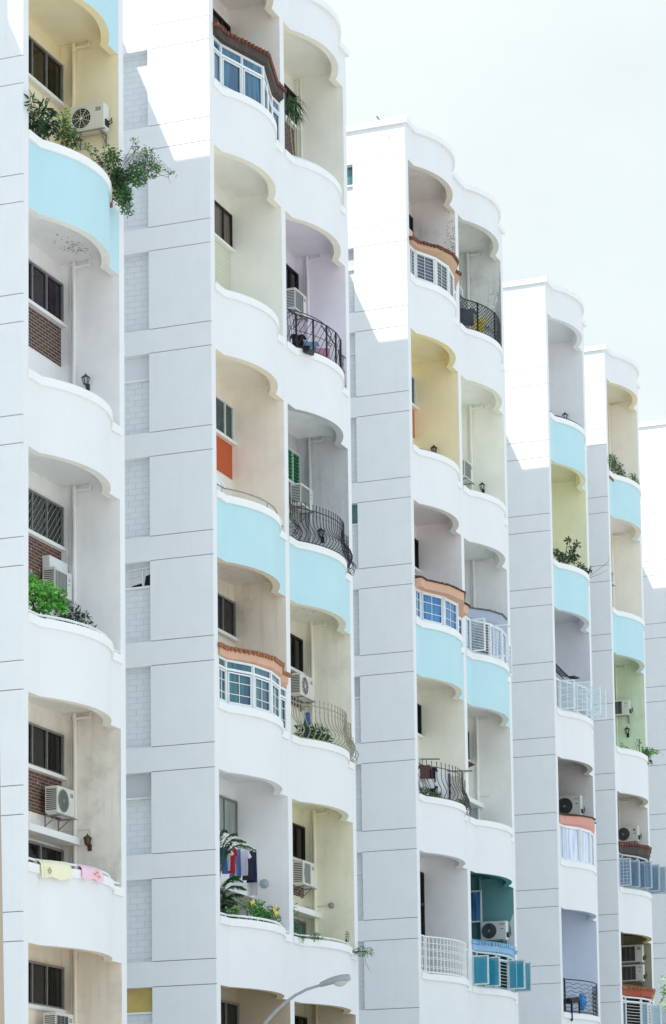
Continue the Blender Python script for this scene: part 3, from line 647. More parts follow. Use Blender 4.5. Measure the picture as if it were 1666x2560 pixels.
enclosure('C',1,5, plain('pale_window_frame','c9d6d6',.45), glass('dark_teal_pane','14404e',curtain='1d5a6a'), zt=3.0, trans=2.8, cols=1, rows=1, fascia=BLUEF, tile=TBLUE, ov=.06, fh=.22, skip=(1,2,3,4), bars=9, rise=.12,
          casements=((.4,.0,.5,-88,1.84,2.8,1,1), (1.2,-.16,.48,-88,1.84,2.82,1,1), (2.66,-.51,.54,-88,1.86,2.84,2,1), (3.9,-.3,.6,-88,1.88,2.88,1,1)))

q = Q('C',1,4); c = MB()
for y in (1.06, 1.5): c.bar(q(4.7,y,-1.16), q(4.7,y,-.06), .05)
for h in (-.08, -1.14): c.bar(q(4.7,1.06,h), q(4.7,1.5,h), .05)
ce = c.build('casement', [WFR], ROOT['C']); c = MB(); c.box(q(4.69,0,0)[0], q(4.705,0,0)[0], YF+1.08, YF+1.48, q(0,0,-1.14)[2], q(0,0,-.08)[2]); c.build('casement_pane', [glass('steel_blue_pane','4b7fae',curtain='2a4a6c')], ce)
# ------------------------------------------------------------------ air conditioners
AG = 'outdoor air conditioner units'
def text_mesh(txt, size):
    cu = bpy.data.curves.new('lettering', 'FONT'); cu.body = txt; cu.size = size; cu.align_x = 'CENTER'; cu.align_y = 'CENTER'; cu.extrude = .001
    o = bpy.data.objects.new('lettering', cu); COL.objects.link(o); dg = bpy.context.evaluated_depsgraph_get(); me = bpy.data.meshes.new_from_object(o.evaluated_get(dg))
    b = MB(); b.add([(v.co.x, -v.co.z, v.co.y) for v in me.vertices], [tuple(p.vertices) for p in me.polygons]); bpy.data.objects.remove(o); return b
BLK = plain('print_black','1a1a1a',.6); REDL = plain('logo_red','a3203c',.5)
def ac(blk, bay, n, face, a, b_, zb, label, style='round', w=.9, h=.63, d=.32, logo=None, bracket=True, fan=ACD):
    """face '-Y': a = left u, b_ = front y.  face '-X': a = near y (front side end), b_ = front u"""
    if face == '-Y': loc = P(blk, bay, n, a+w/2, b_+d, zb); rz = 0
    else: loc = P(blk, bay, n, b_+d, a+w/2, zb); rz = -PI/2
    t = thing('air_conditioner', loc, label, 'air conditioner', AG, rz); Z = (0,0,0)
    m = MB(); m.box(-w/2, w/2, -d, 0, 0, h)
    m.box(-w/2-.006, w/2+.006, -d-.006, .004, h-.03, h+.006); m.box(-w/2+.02, -w/2+.12, -d+.04, -.04, -.035, 0); m.box(w/2-.12, w/2-.02, -d+.04, -.04, -.035, 0)
    m.bar((w*.19, -d-.003, 0), (w*.19, -d-.003, h-.03), .008, .008)
    m.build('casing', [ACW], t, wpar=Z)
    fx, fz, R = -w*.16, h*.49, h*.40
    disc = lambda r, y, nseg=28: [(fx+r*math.cos(2*PI*k/nseg), y, fz+r*math.sin(2*PI*k/nseg)) for k in range(nseg)]
    g = MB(); f = MB()
    if style in ('square','rrect'):
        x0, x1 = (-w/2+.04, w*.17) if style == 'square' else (-w*.36, w*.08)
        f.box(x0, x1, -d-.003, -d+.01, .05, h-.06)
        for k in range(13): zz = .07+(h-.15)*k/12; g.bar((x0, -d-.012, zz), (x1, -d-.012, zz), .008)
        for k in range(4): xx = x0+(x1-x0)*k/3; g.bar((xx, -d-.012, .05), (xx, -d-.012, h-.06), .014)
        f.add(disc(R*.9, -d-.006), [tuple(range(28))])
    else:
        f.add(disc(R, -d-.004), [tuple(range(28))])
        g.tube(disc(R+.012, -d-.008), .014, 6, closed=True)
        if style == 'spoke':
            for k in range(9): an = 2*PI*k/9+.3; g.bar((fx, -d-.014, fz), (fx+R*math.cos(an), -d-.014, fz+R*math.sin(an)), .010)
            for rr in (.35, .6, .82): g.tube(disc(R*rr, -d-.012, 24), .003, 4, closed=True)
        else:
            for rr in (.25, .4, .55, .7, .85): g.tube(disc(R*rr, -d-.012, 24), .004, 4, closed=True)
        g.add(disc(R*.17, -d-.018, 28), [tuple(range(28))])
    g.build('fan_grille', [ACG if style != 'spoke' else ACW], t, wpar=Z); f.build('fan', [fan], t, wpar=Z)
    s = MB()
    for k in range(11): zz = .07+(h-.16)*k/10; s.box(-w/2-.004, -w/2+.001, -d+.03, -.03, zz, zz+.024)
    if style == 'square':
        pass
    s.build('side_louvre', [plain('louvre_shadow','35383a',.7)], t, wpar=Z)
    v = MB(); v.box(w/2+.001, w/2+.03, -d+.08, -.06, .08, .24); v.tube([(w/2+.02, -.2, .12), (w/2+.09, -.18, .1), (w/2+.1, -.05, .2), (w/2+.06, .02, .3)], .014, 6); v.tube([(w/2+.02, -.15, .2), (w/2+.07, -.12, .2), (w/2+.08, .0, .35)], .012, 6)
    v.build('valve_cover', [plain('pipe_lagging','2b2c2c',.8)], t, wpar=Z)
    bd = MB(); bd.box(w*.26, w*.42, -d-.002, -d+.002, h*.70, h*.86)
    if logo is None: bd.build('label_plate', [ACG], t, wpar=Z)
    elif logo == 'diamonds':
        dm = MB(); c0 = (w*.34, h*.74); r = .05
        for an in (90, 210, 330):
            ca, sa = math.cos(math.radians(an)), math.sin(math.radians(an)); px, pz = c0; tip = (px+ca*r, pz+sa*r); md = (px+ca*r*.5, pz+sa*r*.5); ox, oz = -sa*r*.29, ca*r*.29
            dm.add([(px, -d-.004, pz), (md[0]+ox, -d-.004, md[1]+oz), (tip[0], -d-.004, tip[1]), (md[0]-ox, -d-.004, md[1]-oz)], [(0,1,2,3)])
        dm.box(w*.27, w*.4, -d-.003, -d, h*.55, h*.57); dm.build('emblem', [BLK], t, wpar=Z)
    elif logo == 'LG':
        dm = text_mesh('LG', .1); dm.v = [p+Vector((w*.35, -d-.004, h*.5)) for p in dm.v]; dm.build('lettering', [BLK], t, wpar=Z)
        cm = MB(); cm.add([(w*.35+.05*math.cos(k*PI/8), -d-.004, h*.74+.05*math.sin(k*PI/8)) for k in range(16)], [tuple(range(16))]); cm.build('emblem', [REDL], t, wpar=Z)
    else:
        dm = text_mesh(logo, .075); dm.v = [p+Vector((w*.345, -d-.004, h*.82)) for p in dm.v]; dm.box(w*.3, w*.4, -d-.003, -d, h*.56, h*.6); dm.build('lettering', [BLK], t, wpar=Z)
    if bracket:
        k = MB()
        for sx in (-w/2+.1, w/2-.1):
            k.bar((sx, .06, -.055), (sx, -d-.06, -.055), .035); k.bar((sx, .05, -.05), (sx, .05, -.32), .03); k.bar((sx, .05, -.3), (sx, -d*.8, -.06), .022)
        k.bar((-w/2-.06, -d-.03, -.05), (w/2+.06, -d-.03, -.05), .025)
        k.build('bracket', [GALV], t, wpar=Z)
    return t
ac('A',0,1,'-X', .21, 4.65, -1.98, 'white air conditioner with round fan in the ochre recess above the drooping shrub', 'spoke')
ac('A',0,3,'-Y', 3.86, 1.14, -2.44, 'white air conditioner with three-diamond emblem behind the bright green bush', 'square', logo='diamonds', fan=ACG)
ac('A',0,4,'-Y', 3.86, 1.08, -2.10, 'white air conditioner on a steel bracket above the two hanging towels', 'round', fan=ACM)
ac('A',0,5,'-Y', 3.62, 1.0, -1.86, 'air conditioner cut off by the bottom edge in the tan recess', 'square')
ac('B',1,1,'-Y', 3.5, 1.0, -1.66, 'white air conditioner in the purple recess', 'square', logo=None, fan=ACG)
ac('B',1,2,'-Y', 3.78, 1.0, -1.88, 'white air conditioner in the grey recess under the green louvred window', 'square', logo='diamonds', fan=ACG, w=.95)
ac('B',1,3,'-Y', 3.55, 1.0, -1.98, 'white air conditioner with round fan above the beige belly railing', 'spoke', w=1.05)
ac('B',1,4,'-Y', 3.6, 1.0, -1.90, 'white air conditioner with tall rounded grille in the pale yellow recess', 'rrect', fan=ACG, h=.68)
ac('C',1,1,'-Y', 3.62, 1.0, -2.50, 'narrow white air conditioner beside the small black lantern with side arm', 'square', fan=ACG)
ac('C',1,4,'-X', .18, 4.65, -1.80, 'white air conditioner with black round fan on the teal wall', 'round', logo='YORK')
ac('D',0,3,'-X', .40, 4.65, -1.52, 'large white air conditioner above the salmon coloured enclosure roof', 'round', logo='YORK', h=.76, w=.95)
ac('E',0,2,'-X', .57, 4.65, -1.70, 'white air conditioner on the bright green wall', 'square', logo='diamonds')
ac('E',0,3,'-X', .34, 4.65, -1.38, 'white air conditioner with red round emblem above dark brown tiled roof', 'round', logo='LG')
ac('E',0,4,'-X', .28, 4.65, -.76, 'upper of two stacked air conditioners in the olive brown recess', 'square', h=.70)
ac('E',0,4,'-X', .27, 4.65, -1.53, 'lower of two stacked air conditioners in the olive brown recess', 'square', h=.66, logo='YORK')
ac('E',0,1,'-Y', 3.52, 1.0, -1.86, 'air conditioner half hidden by the pier in the cream recess above a light blue balcony', 'square', h=.55)
def boxthing(name, blk, bay, n, u0, u1, y0, y1, z0, z1, mat, label, cat):
    b = MB(); x = xb(blk, bay); z = Z0-5.6*n; b.box(x+u0, x+u1, YF+y0, YF+y1, z+z0, z+z1); b.box(x+u0-.012, x+u1+.012, YF+y0-.012, YF+y1+.012, z+z1-.05, z+z1-.02)
    return solo(b, name, [mat], (x+(u0+u1)/2, YF+(y0+y1)/2, z+z0), label, cat)
boxthing('storage_box','A',0,3, 4.0, 4.98, 1.35, 1.54, -2.3, -1.47, WFR, 'plain white box on the wall behind the emblem-marked air conditioner', 'box')
boxthing('black_box','B',1,2+1-1, .95, 1.35, -.40, -.22, 1.66, 1.775, plain('black_plastic','17181a',.5), 'black tray hanging over the white coping below the slanted iron railing', 'tray')
boxthing('planter_box','C',0,0, .28, .62, -.0, .3, -2.58, -2.3, paint('peach_planter','e2b8a4',streak=False), 'small peach coloured planter box on top of a tiled enclosure roof', 'planter')
def jbox(blk, bay, n, y, z, lamp=None):
    X = xb(blk, bay)+UR-.005; zz = Z0-5.6*n; b = MB(); b.box(X-.06, X, YF+y, YF+y+.17, zz+z, zz+z+.2)
    b.bar((X-.015, YF+y+.3, zz+z+.24), (X-.015, YF+.8, zz+z+.24), .025)
    if lamp: b.bar((X-.015, YF+.8, zz+z+.24), (X-.015, YF+.8, zz+z+.05), .02)
    b.build('junction_box', [PIPEW], ROOT[blk])
jbox('A',0,4, 1.27, -2.6, 1); jbox('B',1,4, 1.27, -2.62); jbox('C',1,3, 1.26, -2.58)
# ------------------------------------------------------------------ wall lamps
LG_ = 'wall lanterns on the balcony walls'
def lantern(blk, bay, n, y, ztop, label, mat=IRON, lens='c9c7b8', sc=1.0):
    x = xb(blk, bay)+UR-.005; z = Z0-5.6*n+ztop; t = thing('wall_lantern', (x, YF+y, z-.36*sc), label, 'wall lamp', LG_)
    c = Vector((x-.13*sc, YF+y, z)); s = sc; b = MB()
    b.lathe([(.0, .0), (.012*s, -.03*s), (.02*s, -.05*s), (.03*s, -.06*s), (.115*s, -.13*s), (.105*s, -.14*s), (0, -.14*s)], c, 8); b.build('lantern_cap', [mat], t)
    g = MB(); g.lathe([(.085*s, -.14*s), (.055*s, -.29*s), (0, -.295*s)], c, 6); g.build('lantern_glass', [plain('lantern_lens_'+lens, lens, .3)], t)
    f = MB()
    for k in range(6): a = 2*PI*k/6; f.bar(c+Vector((.088*s*math.cos(a), .088*s*math.sin(a), -.14*s)), c+Vector((.058*s*math.cos(a), .058*s*math.sin(a), -.29*s)), .012*s)
    f.lathe([(.06*s, -.285*s), (.03*s, -.31*s), (0, -.33*s)], c, 8); f.build('lantern_cage', [mat], t)
    a = MB(); a.tube([c+Vector((0,0,-.31*s)), c+Vector((.02*s,0,-.37*s)), c+Vector((.09*s,0,-.38*s)), c+Vector((.13*s,0,-.33*s))], .012*s, 6); a.lathe([(0, 0), (.05*s, 0), (.045*s, .03*s), (0, .035*s)], (x, YF+y, z-.34*s), 10, axis='Y')
    a.box(x-.02, x, YF+y-.05*s, YF+y+.05*s, z-.42*s, z-.26*s); a.build('wall_bracket', [mat], t)
lantern('A',0,2, .84, -2.38, 'grey metal wall lantern just above the white ledge with a thin black cable', plain('grey_lantern','4a4d50',.5), 'aeb4b6')
lantern('A',0,4, .82, -2.46, 'rusty brown wall lantern beside the junction box above the towels', plain('rust_lantern','5a3a26',.7), '6b5440')
lantern('B',1,2, .83, -2.3, 'black carriage lantern on grey wall behind the dark belly railing', IRON, '8c8f94', 1.1)
lantern('C',0,1, .85, -2.42, 'black lantern top peeking over the ledge in the ochre yellow recess', IRON, '8a8a80', 1.1)
lantern('C',1,1, .80, -2.36, 'small black lantern on pale cream wall right of the narrow air conditioner', IRON, 'cfcdb8')
lantern('D',0,0, .72, -2.36, 'black lantern above the topmost light blue balcony of the fourth block', IRON, 'c8ccd4', 1.1)
lantern('E',0,2, .74, -2.12, 'black lantern on the bright green wall below the air conditioner', IRON, '9cb48a', 1.1)
def dome(blk, bay, n, y, z, r, col, label):
    X = xb(blk, bay)+UR-.005; zz = Z0-5.6*n+z; t = thing('round_wall_lamp', (X, YF+y, zz), label, 'wall lamp', 'round bulkhead lamps'); b = MB(); vs = []
    prof = [(r, 0), (r*.98, .03), (r*.85, .08), (r*.55, .12), (0, .135)]
    for q_, h in prof:
        for k in range(16): a = 2*PI*k/16; vs.append((X-h, YF+y+q_*math.cos(a), zz+q_*math.sin(a)))
    b.add(vs, [(i*16+k, i*16+(k+1) % 16, (i+1)*16+(k+1) % 16, (i+1)*16+k) for i in range(4) for k in range(16)], 0, True); b.build('lamp_bowl', [plain('lamp_bowl_'+col, col, .5)], t)
    c = MB(); c.bar((X-.012, YF+y+r, zz-.01), (X-.012, YF+1.55, zz-.04), .014); c.build('cable_conduit', [PIPEW], t)
dome('B',0,4, .72, -2.36, .13, '9fb0b0', 'larger round grey wall lamp on the lavender white wall beside the hanging laundry')
dome('B',1,4, .70, -2.38, .09, '8e948f', 'smaller round grey wall lamp in the pale yellow recess')
# ------------------------------------------------------------------ plants
def plant(name, base, label, cat, clusters, leafmats, stems=(), size=.09, aspect=.38, droop=.3, group=None, pot=None, seed=1, stemr=.008):
    """clusters: (centre, radii, count, mat index); real little folded leaves through each cluster's volume"""
    r = random.Random(seed); t = thing(name, base, label, cat, group); f = MB()
    for c, rad, cnt, mi in clusters:
        c = Vector(c)
        for _ in range(cnt):
            while True:
                v = Vector((r.uniform(-1,1), r.uniform(-1,1), r.uniform(-1,1)))
                if v.length <= 1: break
            v *= (.55+.45*r.random()); p = c+Vector((v.x*rad[0], v.y*rad[1], v.z*rad[2]))
            d = Vector((v.x+r.uniform(-.6,.6), v.y+r.uniform(-.6,.6), v.z*.5+r.uniform(-.5,.5)-droop+.2)).normalized()
            s = size*r.uniform(.6, 1.3); q = d.cross(Vector((r.uniform(-1,1), r.uniform(-1,1), r.uniform(.2,1)))).normalized(); u_ = q.cross(d)
            f.add([p, p+d*s*.5+q*s*aspect*.5+u_*s*.06, p+d*s, p+d*s*.5-q*s*aspect*.5+u_*s*.06], [(0,1,2),(0,2,3)], min(len(leafmats)-1, mi if r.random() > .25 else r.randrange(len(leafmats))))
    f.build('foliage', leafmats, t)
    s = MB()
    for st in stems: s.tube(st, [stemr*(1.2-.7*i/(len(st)-1)) for i in range(len(st))], 5)
    for c, rad, cnt, mi in clusters:
        c = Vector(c); b0 = Vector(base)
        for k in range(3): e_ = c+Vector((r.uniform(-.6,.6)*rad[0], r.uniform(-.6,.6)*rad[1], r.uniform(-.3,.7)*rad[2])); m_ = b0.lerp(c, .5)+Vector((r.uniform(-.05,.05), r.uniform(-.05,.05), 0)); s.tube([b0, m_, e_], [stemr*1.3, stemr, stemr*.5], 5)
    s.build('stems', [STEM], t)
    if pot:
        b = MB(); x, y, z = base; b.box(x-pot, x+pot, y-.13, y+.13, z-.3, z); b.build('planter', [plain('terracotta_planter','8d5a42',.8)], t)
    return t
DG = leaf('dark_leaf','264627'); DG2 = leaf('deep_leaf','16301c'); MG = leaf('mid_leaf','3c6a33'); BG = leaf('bright_leaf','4a9438'); BG2 = leaf('fresh_leaf','6cb24c'); PG = leaf('pale_leaf','6f8f58'); YG = leaf('yellow_leaf','8aa24a'); YF_ = plain('yellow_flower','e8cf3a',.6)
def pts(blk, bay, n, L_): return [tuple(P(blk, bay, n, *p)) for p in L_]
def cl(blk, bay, n, L_): return [(tuple(P(blk, bay, n, *c)), r, k, m) for c, r, k, m in L_]
p0 = lambda *a: tuple(P(*a))
plant('leafy_shrub', p0('A',0,2, 1.1,.25,1.78), 'dark green shrub with long leaves at left of the upper light blue balcony', 'shrub',
      cl('A',0,2, [((.9,.15,2.2),(.5,.2,.32),190,0),((1.5,.15,2.45),(.4,.2,.35),170,1),((.55,.05,2.1),(.3,.15,.28),100,0),((1.25,.1,2.7),(.3,.15,.2),70,0),((.15,-.15,2.35),(.22,.1,.2),26,0)]), [DG, DG2, MG],
      [pts('A',0,2, [(1.0,.2,1.8),(.7,.05,2.1),(.25,-.1,2.3),(.0,-.15,2.62)])], size=.19, aspect=.26, pot=.6, seed=3)
plant('leafy_shrub', p0('A',0,2, 2.3,.2,1.78), 'bright leafy shrub between the dark shrub and the air conditioner', 'shrub',
      cl('A',0,2, [((2.2,.05,2.5),(.45,.2,.38),210,0),((2.6,.05,2.5),(.28,.2,.35),120,1),((2.3,.1,2.95),(.2,.12,.22),45,2)]), [MG, DG, BG2], size=.13, aspect=.3, pot=.4, seed=4)
plant('trailing_shrub', p0('A',0,2, 4.2,.05,1.8), 'large feathery shrub spilling over the right end of the light blue balcony', 'shrub',
      cl('A',0,2, [((4.1,-.45,2.0),(.42,.2,.3),800,0),((4.25,-.5,1.65),(.36,.2,.36),800,1),((4.6,-.65,2.25),(.45,.25,.35),560,2),((5.0,-.8,2.6),(.45,.25,.35),330,2),((4.0,-.35,2.5),(.4,.2,.35),360,2),((3.55,-.3,2.25),(.3,.12,.22),110,0),((4.4,-.5,1.35),(.22,.15,.2),120,1),((5.4,-.85,2.75),(.3,.15,.22),90,3),((5.2,-.8,3.0),(.5,.12,.14),60,3),((6.0,-.9,2.85),(.5,.1,.1),40,3),((4.45,-.75,2.85),(.25,.12,.3),70,3),((3.3,-.1,2.5),(.5,.1,.12),60,3)]), [DG, MG, MG, PG],
      [pts('A',0,2, [(4.2,0,1.8),(4.7,-.6,2.6),(5.6,-.9,2.95),(6.4,-.8,3.0)]), pts('A',0,2, [(4.2,0,1.8),(5.0,-.8,2.5),(5.9,-.95,2.62),(6.8,-.6,2.85)]), pts('A',0,2, [(4.2,0,1.8),(4.4,-.7,2.6),(4.5,-.8,3.15)]), pts('A',0,2, [(4.1,-.1,1.8),(3.9,-.2,2.5),(3.7,-.2,2.95)])], size=.085, aspect=.42, pot=.35, seed=5, stemr=.007)
plant('green_bush', p0('A',0,4, 1.2,.3,1.78), 'bright green bush behind the white handrail of the left block', 'shrub',
      cl('A',0,4, [((.85,.15,2.45),(.5,.2,.3),260,1),((1.5,.1,2.45),(.5,.2,.35),300,1),((1.1,.2,2.15),(.6,.2,.28),200,0),((1.9,.05,2.4),(.35,.18,.35),190,1),((.5,.12,2.6),(.3,.15,.2),110,1)]), [BG, BG2, MG], size=.12, aspect=.6, pot=.7, seed=6)
plant('leafy_shrub', p0('A',0,4, 2.8,.3,1.78), 'dark spiky shrub right of the bright green bush', 'shrub',
      cl('A',0,4, [((2.7,.1,2.25),(.45,.18,.3),260,0),((3.15,.05,2.25),(.35,.15,.22),150,1),((2.2,.15,2.05),(.5,.15,.2),140,0),((3.6,.0,2.1),(.2,.1,.12),40,1)]), [DG2, DG, MG], size=.12, aspect=.25, pot=.5, seed=7)
# dracaena: bare canes with a tuft of strap leaves
def strapplant(name, base, tops, label, cat, leafm, ln=.5, wd=.05, cnt=34, seed=1, droop=.9):
    r = random.Random(seed); t = thing(name, base, label, cat); s = MB(); f = MB()
    for tp, scl in tops:
        tp = Vector(tp); b0 = Vector(base); s.tube([b0, b0.lerp(tp, .5)+Vector((.02,.03,0)), tp], .012, 6)
        for k in range(cnt):
            a = r.uniform(0, 2*PI); e_ = r.uniform(-.3, 1.2); d = Vector((math.cos(a)*math.cos(e_), math.sin(a)*math.cos(e_), math.sin(e_))); L_ = ln*scl*r.uniform(.6, 1.1); q = d.cross(Vector((0,0,1)))
            if q.length < .1: continue
            q.normalize(); prev = None; c = tp+Vector((0,0,r.uniform(-.12,.08))); vs = []
            for j in range(6):
                x_ = j/5; p = c+d*L_*x_+Vector((0,0,-droop*L_*x_*x_)); w_ = wd*scl*(1-x_)**.6*(.5+x_*1.2 if x_ < .4 else 1); vs += [p+q*w_/2, p-q*w_/2]
            f.add(vs, [(2*j, 2*j+2, 2*j+3, 2*j+1) for j in range(5)], r.randrange(len(leafm)))
    f.build('foliage', leafm, t); s.build('stems', [plain('pale_cane','a8a488',.7)], t); return t
strapplant('potted_dracaena', p0('B',1,0, 2.6,.55,-3.8), [(p0('B',1,0, 2.6,.62,-1.3),1.0),(p0('B',1,0, 2.45,.72,-1.62),.8),(p0('B',1,0, 2.7,.55,-1.7),.7)], 'tall cane plant with strap leaves in the top recess of the second block', 'potted plant', [DG, MG], ln=.5, wd=.06, seed=9)
def palm(base, fronds, label, seed=2):
    r = random.Random(seed); t = thing('potted_palm', base, label, 'palm'); f = MB(); s = MB()
    for a, b_, c in fronds:
        a, b_, c = map(Vector, (a, b_, c)); N = 16; P_ = [a*(1-x)**2+b_*2*x*(1-x)+c*x*x for x in [i/N for i in range(N+1)]]; s.tube(P_, [.012*(1-.8*i/N) for i in range(N+1)], 5)
        for i in range(3, N+1):
            tg = (P_[i]-P_[i-1]).normalized(); q = tg.cross(Vector((0,0,1))).normalized(); L_ = .34*math.sin(PI*min(1, .15+.8*i/N))
            for sd in (-1, 1):
                for rep_ in range(2):
                    d = (q*sd*.8+tg*.6+Vector((0,0,-.25+r.uniform(-.15,.15)))).normalized(); p = P_[i]+tg*rep_*.02; w_ = d.cross(Vector((r.uniform(-.4,.4),r.uniform(-.4,.4),1))).normalized()*.02
                    f.add([p, p+d*L_*.5+w_, p+d*L_+Vector((0,0,-.04)), p+d*L_*.5-w_], [(0,1,2,3)], r.randrange(2))
    for k in range(4): s.tube([base, Vector(base)+Vector((r.uniform(-.06,.06), r.uniform(-.06,.06), .8)), fronds[k % len(fronds)][0]], .016, 6)
    f.build('foliage', [leaf('palm_leaf','3f7a38'), leaf('palm_leaf_dark','2f5f30')], t); s.build('stems', [leaf('palm_stem','5b7038')], t)
q4 = lambda *p: P('B',0,4,*p)
palm(tuple(q4(1.4,.55,-3.9)), [(q4(1.4,.5,-2.7),q4(1.4,.5,-1.5),q4(1.6,.1,-1.5)),(q4(1.4,.5,-2.6),q4(1.5,.3,-1.5),q4(1.9,-.3,-1.9)),(q4(1.4,.5,-3.2),q4(1.5,.3,-2.5),q4(1.6,-.05,-2.75)),(q4(1.4,.5,-3.3),q4(1.5,.3,-2.7),q4(1.7,-.1,-2.95)),(q4(1.4,.55,-3.5),q4(1.45,.4,-3.0),q4(1.5,.1,-3.3)),(q4(1.4,.55,-3.6),q4(1.45,.35,-3.2),q4(1.5,.1,-3.6)),(q4(1.4,.55,-2.7),q4(1.2,.6,-1.6),q4(1.1,.7,-1.5)),(q4(1.4,.5,-2.8),q4(1.5,.45,-1.9),q4(1.6,.25,-1.75)),(q4(1.4,.55,-3.7),q4(1.4,.45,-3.3),q4(1.45,.2,-3.5)),(q4(1.4,.5,-2.3),q4(1.45,.35,-1.5),q4(1.7,-.1,-1.7)),(q4(1.35,.5,-2.4),q4(1.3,.5,-1.4),q4(1.4,.3,-1.45)),(q4(1.4,.5,-3.1),q4(1.5,.4,-2.6),q4(1.75,.1,-2.6)),(q4(1.4,.5,-3.5),q4(1.5,.35,-3.0),q4(1.75,.0,-3.1)),(q4(1.4,.5,-3.6),q4(1.45,.4,-3.2),q4(1.6,.25,-3.75)),(q4(1.3,.5,-3.4),q4(1.3,.5,-2.9),q4(1.35,.35,-3.2))], 'green palm with long fronds beside the hanging laundry')
plant('flowering_bush', p0('B',0,5, 2.3,.0,1.78), 'green bush with yellow flowers on the white ledge below the laundry', 'shrub',
      cl('B',0,5, [((2.3,-.2,2.15),(.6,.2,.3),330,0),((2.6,-.25,1.95),(.4,.15,.25),180,1),((3.2,-.25,2.15),(.45,.15,.25),160,3),((1.7,-.1,2.2),(.3,.15,.18),90,3),((3.75,-.15,2.0),(.3,.1,.25),80,3),((1.0,-.05,2.0),(.45,.1,.14),70,3)]), [BG, MG, BG2, PG],
      size=.10, aspect=.5, seed=11)
fl = MB()
for u, y, h in ((1.75,-.3,2.3),(3.05,-.42,2.32),(2.95,-.42,2.12),(2.85,-.42,2.2),(3.1,-.4,2.15),(1.65,-.28,2.26)):
    c = P('B',0,5,u,y,h)
    for k in range(5): a = 2*PI*k/5; d = Vector((math.cos(a)*.7, -.4, math.sin(a))).normalized(); q = d.cross(Vector((0,1,.1))).normalized(); fl.add([c, c+d*.05+q*.03, c+d*.085, c+d*.05-q*.03], [(0,1,2,3)])
fl.build('flowers', [YF_], [o for o in COL.objects if o.name == 'flowering_bush'][0])
plant('vine', p0('B',1,5, 4.7,.0,1.78), 'thin vine hanging off the right end of the lower white balcony near the street lamp', 'vine', cl('B',1,5, [((4.95,-.25,1.8),(.3,.1,.12),70,0),((5.4,-.3,1.85),(.3,.1,.12),60,1)]), [MG, PG],
      [pts('B',1,5, [(4.7,0,1.8),(5.0,-.2,1.95),(5.3,-.25,2.02)]), pts('B',1,5, [(4.7,0,1.8),(5.2,-.25,1.75),(5.3,-.25,1.5),(5.65,-.25,1.3)]), pts('B',1,5, [(4.7,0,1.8),(5.3,-.25,1.85),(5.9,-.25,1.75)])], size=.12, aspect=.2, seed=12)
plant('trailing_plant', p0('B',1,5, 1.3,.05,1.78), 'small trailing plant on the handrail of the pale yellow balcony', 'potted plant', cl('B',1,5, [((1.3,-.3,1.85),(.4,.08,.1),70,0),((.6,-.1,1.75),(.25,.06,.12),30,0)]), [MG, BG], size=.11, aspect=.25, seed=13)
plant('trailing_plant', p0('B',1,5, .75,.3,1.9), 'leafy climber at the left pier of the pale yellow recess', 'climber', cl('B',1,5, [((1.0,.3,2.45),(.22,.12,.4),90,0),((.95,.25,2.1),(.2,.1,.25),60,1)]), [PG, MG], size=.1, aspect=.5, seed=14)
plant('cactus', p0('B',1,5, 3.6,-.2,1.78), 'bare dark twigs standing on the pale yellow balcony ledge', 'potted plant', cl('B',1,5, [((3.75,-.28,2.15),(.05,.05,.16),40,0),((3.62,-.28,1.98),(.08,.05,.06),20,0)]), [DG2], size=.05, aspect=.5, seed=15)
plant('leafy_shrub', p0('B',1,4, 2.4,.25,1.78), 'broad green plant behind the beige belly railing', 'potted plant', cl('B',1,4, [((1.7,.15,2.1),(.5,.2,.26),120,0),((2.6,.1,2.2),(.6,.2,.25),190,1),((3.1,.1,2.1),(.35,.15,.2),80,0)]), [DG, MG, BG], size=.2, aspect=.28, pot=.6, seed=16)
plant('trailing_plant', p0('B',1,3, .7,.35,1.85), 'pale spidery plant at left of the dark belly railing', 'potted plant', cl('B',1,3, [((.8,.25,2.35),(.35,.15,.25),110,0),((1.0,.25,2.1),(.3,.12,.2),60,1)]), [PG, DG], size=.16, aspect=.15, seed=17)
plant('potted_grass', p0('C',0,4, 1.1,.1,1.78), 'grassy plants at the left foot of the bronze laundry railing', 'potted plant', cl('C',0,4, [((.8,-.05,1.95),(.4,.1,.12),120,0),((1.6,-.15,1.95),(.4,.1,.1),110,1),((.45,.1,2.15),(.15,.1,.25),40,2)]), [DG, MG, RUST], size=.13, aspect=.18, seed=18)
plant('potted_grass', p0('C',0,4, 4.3,.0,1.78), 'grassy plants at the right foot of the bronze laundry railing', 'potted plant', cl('C',0,4, [((3.9,-.2,2.0),(.4,.1,.12),120,0),((4.6,-.1,2.05),(.35,.1,.14),120,1)]), [DG, MG], size=.13, aspect=.18, seed=19)
